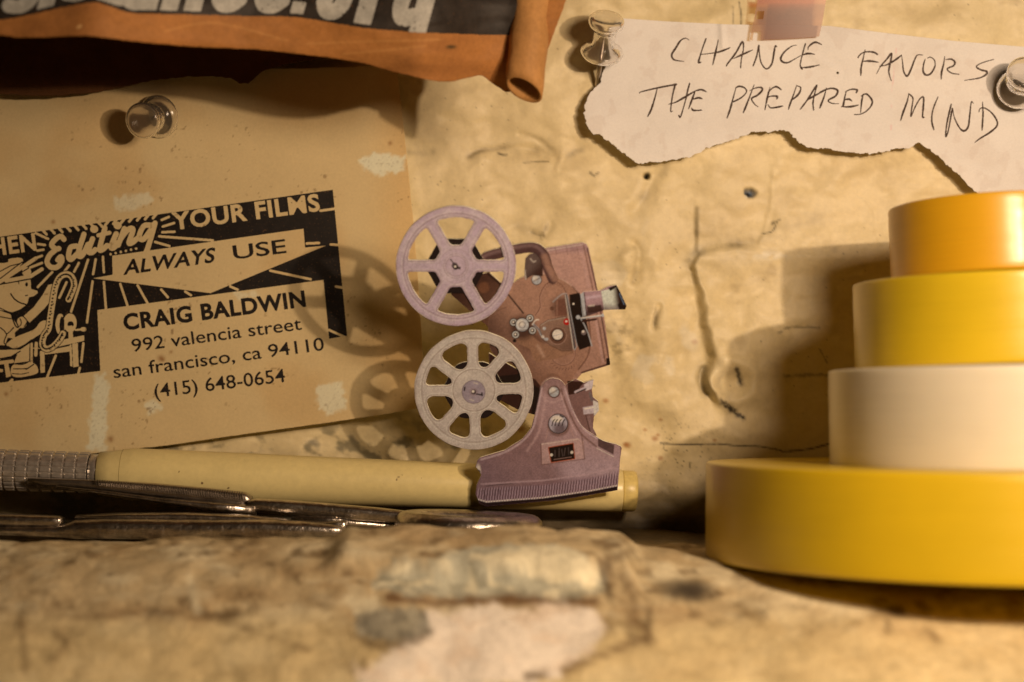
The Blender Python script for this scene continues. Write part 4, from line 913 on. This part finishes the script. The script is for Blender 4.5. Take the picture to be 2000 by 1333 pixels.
A.circ(925, 766, 23, alb(156, 130, 124)); A.ring(925, 766, 22.5, 1.5, mid, .7); A.circ(925, 766, 8, alb(150, 120, 112)); A.circ(925, 766, 5, dark, .8); A.circ(924, 765, 2.6, white)
for x0, y0, x1, y1, c in ((931, 770, 941, 772, dark), (941, 768, 942, 773, dark), (908, 757, 907, 763, dark), (926, 748, 933, 750, cream), (918, 781, 925, 783, cream)): A.line([(x0, y0), (x1, y1)], 2.6, c)
R2 = A.C.copy(); A.C = Rbase
class Pic:
    def __init__(s, C): s.C = np.clip(C, .004, .86); s.U = A.U; s.u0, s.v0, s.res = A.u0, A.v0, A.res
    sample = Art.sample
grain = lambda f: (lambda u, v: np.clip(f(u, v) * (.94 + .17 * fbm(u / 2.6, v / 2.6, 821, 2) + .10 * fbm(u / 14, v / 14, 825, 3))[:, None], .003, .86))
picB, picR1, picR2 = grain(Pic(Rbase).sample), grain(Pic(R1).sample), grain(Pic(R2).sample)
proj = thing('paper_projector', 'cut out paper picture of a film projector with two reels, in front of the pen', 'paper cut out', P(1075, 985, 15.8))
parts = []
U, V = A.U, A.V
def bits(name, F, pic, off, lab=None):
    o = sheet(name, U, V, F, lambda u, v: proj_depth(u, v) + off, M_print, col=pic, thick=.42, rim=M_edge)
    if lab: o['label'] = lab
    parts.append(o); return o
rag = .5 * fbm(U / 6, V / 6, 823, 2)
body_F = np.maximum.reduce([sd_poly(housing, U, V), sd_poly(plate, U, V), sd_poly(arm, U, V), sd_poly([(955, 690), (1046, 742), (1060, 760), (1058, 815), (1010, 800), (955, 770)], U, V), sd_poly(post, U, V)]) + rag
# film wound on the spools shows as dark card between the spokes
wound = lambda cx, cy, r: r + 2.0 * np.cos(6 * np.arctan2(V - cy, U - cx)) - np.hypot(U - cx, V - cy)
bits('projector_body', body_F, picB, 0)
bits('carry_handle', 10 - sd_line(smooth(hand, 6), U, V) + rag, picB, .06)
bits('lens', sd_poly(lens, U, V) + rag * .5, picB, .10)
bits('bracket', sd_poly(brk, U, V) + rag, picB, .05)
st = bits('stand', sd_poly(smooth(stand[:12], 3) + stand[12:], U, V) + rag, picB, .14)
nodark = lambda u, v: np.ones(u.shape + (3,)) * np.array([.018, .012, .014])
bits('wound_film', np.minimum(wound(890.5, 520, 55), 1e3) + rag, nodark, .16, 'black wound film on the mauve upper reel')
bits('wound_film', np.minimum(wound(925.5, 762.5, 57), 1e3) + rag, nodark, .18, 'black wound film on the cream lower reel')
bits('reel', reel_field(U, V, 890.5, 520, 117, h1), picR1, .34, 'mauve upper film reel with six spokes')
bits('reel', reel_field(U, V, 925.5, 762.5, 116, h2), picR2, .36, 'cream grey lower film reel with eight spokes')
reparent(proj, parts)

# ------------------------------------------------------------------ tape rolls
def tape_roll(name, cx, c, r, z0, z1, mat, label, tilt=(0, 0), wall_t=None):
    root = thing(name, label, 'tape roll', (cx * MM, -c * MM, z0 * MM), 'rolls of tape stacked on the ledge')
    def ringmesh(nm, ro, ri, b, hgt):
        pr = [(ri, b + .3), (ri + .3, b), (ro - .5, b), (ro - .12, b + .12), (ro, b + .5)]
        for t in np.linspace(.1, .9, 9): pr.append((ro + .04 * math.sin(t * 40), b + hgt * t))
        pr += [(ro, b + hgt - .5), (ro - .12, b + hgt - .12), (ro - .5, b + hgt), (ri + .3, b + hgt), (ri, b + hgt - .3)]
        seg = 128; vs = []
        for rr, zz in pr:
            t = 2 * np.pi * np.arange(seg) / seg
            vs.append(np.stack([rr * np.cos(t), rr * np.sin(t), np.full(seg, zz)], -1))
        vs = np.concatenate(vs) * MM; n = len(pr); fl = []
        for a in range(n):
            b2 = (a + 1) % n
            k = np.arange(seg); k2 = (k + 1) % seg
            fl.append(np.stack([a * seg + k, a * seg + k2, b2 * seg + k2, b2 * seg + k], -1))
        fl = np.concatenate(fl)
        return raw_mesh(nm, vs, fl.ravel(), np.full(len(fl), 4))
    core = max(r * .45, 6)
    link('tape_band', ringmesh('tape_band', r, core + 1.6, 0, z1 - z0), mat, root)
    link('cardboard_core', ringmesh('cardboard_core', core + 1.55, core, .1, z1 - z0 - .2), M_core, root)
    root.rotation_euler = (math.radians(tilt[0]), math.radians(tilt[1]), random.Random(name + label).random())
    return root
tape_roll('tape_roll', 93, 57, 54.6, -43.1, -24.3, M_ty, 'widest yellow tape roll at the bottom of the stack', (-2.3, .5))
tape_roll('tape_roll', 99, 63, 37.0, -23.9, -5.3, M_tw, 'cream white tape roll between two yellow rolls', (-2.3, .6))
tape_roll('tape_roll', 98, 52, 29, -5.1, 12.2, M_tl, 'lemon yellow tape roll under the small amber roll', (-2.6, .8))
tape_roll('tape_roll', 98, 46, 20.6, 12.5, 27.6, M_to, 'small amber orange tape roll on top of the stack', (-4.2, .8))

# ------------------------------------------------------------------ lathe along any axis
def lathe(name, prof, seg, origin, axis, flat=False, facet=0):
    """prof: list of (along mm, radius mm) about axis from origin (mm)"""
    ax = Vector(axis).normalized(); up = Vector((0, 0, 1)) if abs(ax.z) < .9 else Vector((0, 1, 0))
    e1 = ax.cross(up).normalized(); e2 = ax.cross(e1).normalized(); o = Vector(origin)
    vs = []
    for a, r in prof:
        for k in range(seg):
            t = 2 * math.pi * k / seg
            vs.append(o + ax * a + (e1 * math.cos(t) + e2 * math.sin(t)) * r)
    fl = []; cn = []
    for j in range(len(prof) - 1):
        for k in range(seg):
            a = j * seg + k; b = j * seg + (k + 1) % seg
            fl += [a, a + seg, b + seg, b]; cn.append(4)
    fl += list(range(seg)); cn.append(seg); n = (len(prof) - 1) * seg; fl += list(range(n, n + seg))[::-1]; cn.append(seg)
    me = raw_mesh(name, np.array([tuple(v) for v in vs]) * MM, fl, cn, not flat)
    return me

# ------------------------------------------------------------------ cream pen with knurled grip
pa = np.array(P(-60, 916, 15.5)) / MM; pb = np.array(P(1242, 960, 7.2)) / MM
pax = Vector(pb - pa); PL = pax.length
def pen_at(u):
    """millimetres along the pen for a photo column"""
    return PL * (u + 60) / 1302.0
pen = thing('drafting_pen', 'cream plastic pen with knurled metal grip lying along the foot of the wall', 'pen', tuple(np.array(P(600, 990, 10))))
b0 = pen_at(188)
body = lathe('barrel', [(b0, 4.3), (b0 + .2, 4.75), (pen_at(215), 5.1), (pen_at(250), 5.75), (pen_at(258), 5.8), (pen_at(500), 5.55), (pen_at(800), 5.15), (pen_at(1210), 4.75), (pen_at(1213), 4.7)], 48, pa, pax)
o1 = link('barrel', body, M_pen)
cap = lathe('end_cap', [(pen_at(1214), 4.55), (pen_at(1216), 4.62), (pen_at(1236), 4.6), (pen_at(1241), 4.35), (pen_at(1243), 3.6)], 48, pa, pax)
sm_ = lathe('seam', [(pen_at(234), 5.0), (pen_at(234.2), 5.46), (pen_at(235.6), 5.48), (pen_at(235.8), 5.0)], 48, pa, pax); o5 = link('seam_ring', sm_, surf_mat('seam_grime', base=alb(150, 112, 56), bump=()))
o2 = link('end_cap', cap, surf_mat('end_cap_plastic', base=alb(206, 162, 84), rough=.35, spec=.4, bump=()))
col_ = lathe('collar', [(pen_at(172), 3.6), (pen_at(173), 4.15), (pen_at(186), 4.2), (pen_at(188.5), 4.2)], 40, pa, pax); o3 = link('collar', col_, M_knurl)
# knurled grip: rings of small raised cells
seg = 88; nseg = 11; prof = []
cells = 15; L0, L1 = pen_at(-175), pen_at(171)
cl = (L1 - L0) / cells
vs = []; ax = pax.normalized(); e1 = ax.cross(Vector((0, 0, 1))).normalized(); e2 = ax.cross(e1).normalized()
st_ = []
for k in range(cells):
    s0 = L0 + k * cl
    st_ += [(s0, 0), (s0 + cl * .12, 0), (s0 + cl * .2, 1), (s0 + cl * .92, 1), (s0 + cl * .999, 0)]
teeth = 22; per = 6
for s_, up_ in st_:
    for k in range(teeth * per):
        t = 2 * math.pi * k / (teeth * per); ph = k % per
        rr = 4.55 if (up_ and 1 <= ph <= 4) else 4.12
        v = Vector(pa) + ax * s_ + (e1 * math.cos(t) + e2 * math.sin(t)) * rr; vs.append(tuple(v))
n = teeth * per; fl = []
for j in range(len(st_) - 1):
    k = np.arange(n); k2 = (k + 1) % n
    fl.append(np.stack([j * n + k, (j + 1) * n + k, (j + 1) * n + k2, j * n + k2], -1))
fl = np.concatenate(fl)
o4 = link('knurled_grip', raw_mesh('knurled_grip', np.array(vs) * MM, fl.ravel(), np.full(len(fl), 4), False), M_knurl)
reparent(pen, [o1, o2, o3, o4, o5])

# ------------------------------------------------------------------ steel tools in front of the pen
def bar(name, sts, mat, seg=20, sq=2.6, parent=None):
    """flattened bar: stations (u, v, d, half height px, half depth mm); super-ellipse section"""
    vs = []
    for (u, v, d, hh, hd) in sts:
        c = np.array(P(u, v, d)) / MM; hz = hh * K * (D - d) / D
        for k in range(seg):
            t = 2 * math.pi * k / seg; ct, st2 = math.cos(t), math.sin(t)
            y = math.copysign(abs(ct) ** (2 / sq), ct) * hd; z = math.copysign(abs(st2) ** (2 / sq), st2) * hz
            vs.append((c[0], c[1] - y, c[2] + z))
    fl = []; cn = []
    for j in range(len(sts) - 1):
        for k in range(seg):
            a = j * seg + k; b = j * seg + (k + 1) % seg; fl += [a, a + seg, b + seg, b]; cn.append(4)
    fl += list(range(seg)); cn.append(seg); n = (len(sts) - 1) * seg; fl += list(range(n, n + seg))[::-1]; cn.append(seg)
    o = link(name, raw_mesh(name, np.array(vs) * MM, fl, cn), mat, parent)
    return o
def finger_ring(name, u, v, d, ru, rd, mh, mw, mat):
    """flat-lying oval ring seen edge-on: semi-axes ru (px) and rd (mm), section half height mh px, half width mw mm"""
    c = np.array(P(u, v, d)) / MM; s = K * (D - d) / D
    vs = []; A1, B1 = 72, 20
    for a in range(A1):
        t = 2 * math.pi * a / A1
        for k in range(B1):
            q = 2 * math.pi * k / B1
            R_ = 1 + 0 * q
            x = (ru * s + mw * math.cos(q)) * math.cos(t); y = (rd + mw * math.cos(q)) * math.sin(t); z = mh * s * math.sin(q) - .035 * x - .03 * y
            vs.append((c[0] + x, c[1] + y, c[2] + z))
    a, k = np.meshgrid(np.arange(A1), np.arange(B1), indexing='ij'); a2 = (a + 1) % A1; k2 = (k + 1) % B1
    fl = np.stack([a * B1 + k, a2 * B1 + k, a2 * B1 + k2, a * B1 + k2], -1).reshape(-1, 4)
    return link(name, raw_mesh(name, np.array(vs) * MM, fl.ravel(), np.full(len(fl), 4)), mat)
fz = thing('forceps', 'long steel forceps with serrated jaw and a finger ring under the cream pen', 'forceps', P(500, 1045, 24))
j1 = bar('serrated_jaw', [(55, 937, 21, 3, .4), (90, 942, 21, 7, .8), (175, 946, 21, 9, 1.2), (300, 957, 21, 13, 1.6), (400, 967, 21, 14, 1.8), (480, 977, 21, 15, 2.0), (492, 982, 21, 12, 2.0)], M_steel2, sq=4)
teeth_v = []; teeth_f = []; 
for k in range(62):                                   # file-like teeth along the jaw
    u = 185 + k * 4.7; t = (u - 175) / 305; v = 946 + 31 * t; hh = 9.5 + 5.6 * t; s = K * (D - 22.5) / D
    b_ = len(teeth_v)
    for du, dv in ((0, -hh), (2.2, -hh + .2), (4.6, hh * .25), (2.4, hh * .25)): teeth_v.append(P(u + du, v + dv, 23.0 + .3 * t)); 
    for du, dv in ((0.6, -hh - .5), (1.8, -hh - .3), (4.0, hh * .25), (2.9, hh * .25)): teeth_v.append(P(u + du, v + dv, 23.35 + .3 * t))
    for f in ((0, 1, 5, 4), (1, 2, 6, 5), (2, 3, 7, 6), (3, 0, 4, 7), (4, 5, 6, 7)): teeth_f += [b_ + q_ for q_ in f]
jt = link('serration', raw_mesh('serration', np.array(teeth_v), teeth_f, np.full(62 * 5, 4), False), M_steel2, j1)
j2 = bar('lower_jaw', [(110, 952, 23, 3, .5), (200, 962, 23, 4, .8), (310, 977, 23.5, 5, 1.2), (420, 990, 24, 9, 1.6), (500, 997, 24, 11, 2)], M_steel, sq=3)
j3 = bar('shank', [(484, 985, 23.5, 8, 1.6), (500, 987, 23.5, 13, 2.0), (560, 992, 24, 15, 2.1), (660, 1000, 24.5, 15, 2.1), (740, 1006, 25, 14, 2.1), (800, 1012, 25.5, 13, 2.0), (830, 1015, 26, 12, 1.8)], M_steel, sq=3)
j4 = finger_ring('finger_ring', 916, 1026, 27, 122, 10.5, 24, 2.6, M_steel)
j5 = bar('ratchet', [(570, 1012, 24.5, 6, 1.6), (640, 1016, 25, 7, 1.8), (672, 1018, 25, 7, 1.8), (690, 1022, 25, 5, 1.4), (800, 1030, 25.5, 4, 1.2)], M_steel, sq=5)
reparent(fz, [j1, j2, j3, j4, j5])
sz = thing('scissors', 'polished steel scissors lying edge on at the front of the ledge', 'scissors', P(350, 1052, 31))
k1 = bar('blade', [(-200, 1012, 31, 12, 1.6), (0, 1016, 31, 12, 1.8), (100, 1018, 31, 11, 1.8), (116, 1018, 31, 10, 1.8), (124, 1016, 31, 5, 1.5)], M_steel, sq=3)
k2 = bar('lower_blade', [(-200, 1033, 31, 9, 2.0), (0, 1036, 31, 9, 2.2), (110, 1038, 31, 11, 2.3), (135, 1036, 31, 15, 2.4), (150, 1034, 31, 19, 2.5), (210, 1033, 31, 20, 2.6), (330, 1034, 31, 20, 2.6), (430, 1034, 31, 19, 2.7), (520, 1033, 31, 19, 2.8), (600, 1035, 31, 17, 2.8), (650, 1036, 31, 13, 2.6), (674, 1037, 31, 10, 2.2)], M_steel, sq=2.6)
k3 = bar('upper_shank', [(150, 1010, 29.5, 4, 1.6), (230, 1009, 29, 7, 2.0), (360, 1009, 29, 8, 2.0), (480, 1013, 29, 7, 1.8), (560, 1019, 29.5, 5, 1.5)], M_steel, sq=2.6)
k4 = bar('stop_block', [(612, 1029, 30, 9, 1.6), (670, 1027, 30, 10, 1.8), (677, 1027, 30, 9, 1.7)], M_steel, sq=6)
reparent(sz, [k1, k2, k3, k4])

# ------------------------------------------------------------------ push pins
PIN = [(0, 2.0), (.15, 3.4), (.7, 4.5), (1.5, 4.9), (2.2, 4.6), (2.8, 3.7), (3.2, 2.95), (3.8, 2.6), (5.2, 2.45), (6.8, 2.6), (7.6, 2.9), (8.1, 3.5), (8.6, 3.9), (9.3, 4.05), (9.9, 3.95), (10.3, 3.6), (10.5, 2.8), (10.45, 1.2)]
def push_pin(base, axis, expose, label):
    """base: point where the needle enters, millimetres; axis: outwards"""
    ax = Vector(axis).normalized(); b = Vector(base)
    root = thing('push_pin', label, 'push pin', tuple(b * MM), 'clear push pins in the wall')
    hd = lathe('handle', PIN, 40, b + ax * expose, ax); o = link('handle', hd, M_clear)
    nd = lathe('needle', [(-4, .1), (-2.5, .45), (0, .55), (expose + 3.5, .55)], 14, b, ax); n_ = link('needle', nd, M_needle)
    reparent(root, [o, n_])
    return root
def axis_px(u0, v0, d0, u1, v1, d1):
    return Vector(np.array(P(u1, v1, d1)) - np.array(P(u0, v0, d0)))
push_pin(np.array(P(318, 226, 3.8)) / MM, axis_px(303, 231, 6, 264, 241, 15.5), .9, 'clear push pin seen end on in the top of the tan card')
push_pin(np.array(P(1168, 152, 2.4)) / MM, axis_px(1168, 152, 2.4, 1189, 12, 14.5), 5.2, 'clear push pin standing upright at the left corner of the white note')
push_pin(np.array(P(1984, 186, 3.4)) / MM, axis_px(1984, 186, 3.4, 2004, 140, 15), 1.6, 'clear push pin at the right edge beside the handwriting on the white note')

# ------------------------------------------------------------------ red film strip, its lower part drawn in place of its cast shadow
U, V = grid(1450, -160, 1640, 90, 1.5)
F = np.minimum(sd_poly([(1492, -160), (1640, -160), (1606, 45), (1600, 72), (1540, 76), (1464, 79), (1470, 50), (1480, 0)], U, V), -np.maximum.reduce([8 - np.maximum(np.abs(U - (1488 - .08 * (V - 10) * 2 + 0)) * 1.1, np.abs(((V + 150) % 40) - 20)) for _ in (0,)]))
def film_shadow_col(u, v):
    c = np.ones(u.shape + (3,)) * np.array([.50, .30, .20])
    m = sst(1505, 1498, u + .13 * v)[..., None]; c = c * (1 - m) + np.array([.86, .66, .42]) * m
    m = (.6 * np.exp(-((u - 1530) / 60) ** 2 - ((v - 40) / 28) ** 2))[..., None]; c = c * (1 - m) + np.array([.36, .18, .12]) * m
    m = sst(12, 4, v)[..., None]; c = c * (1 - m) + np.array([.80, .44, .30]) * m  # lighter lit end of the film, tone below painted as its shadow
    return c
film = sheet('film_strip_shadow', U, V, F, lambda u, v: 4.6 + .012 * (80 - v) + 0 * u, M_film_shadow, col=film_shadow_col)
tag(film, 'reddish translucent film strip, lower part standing in for its shadow on the white note', 'film strip')
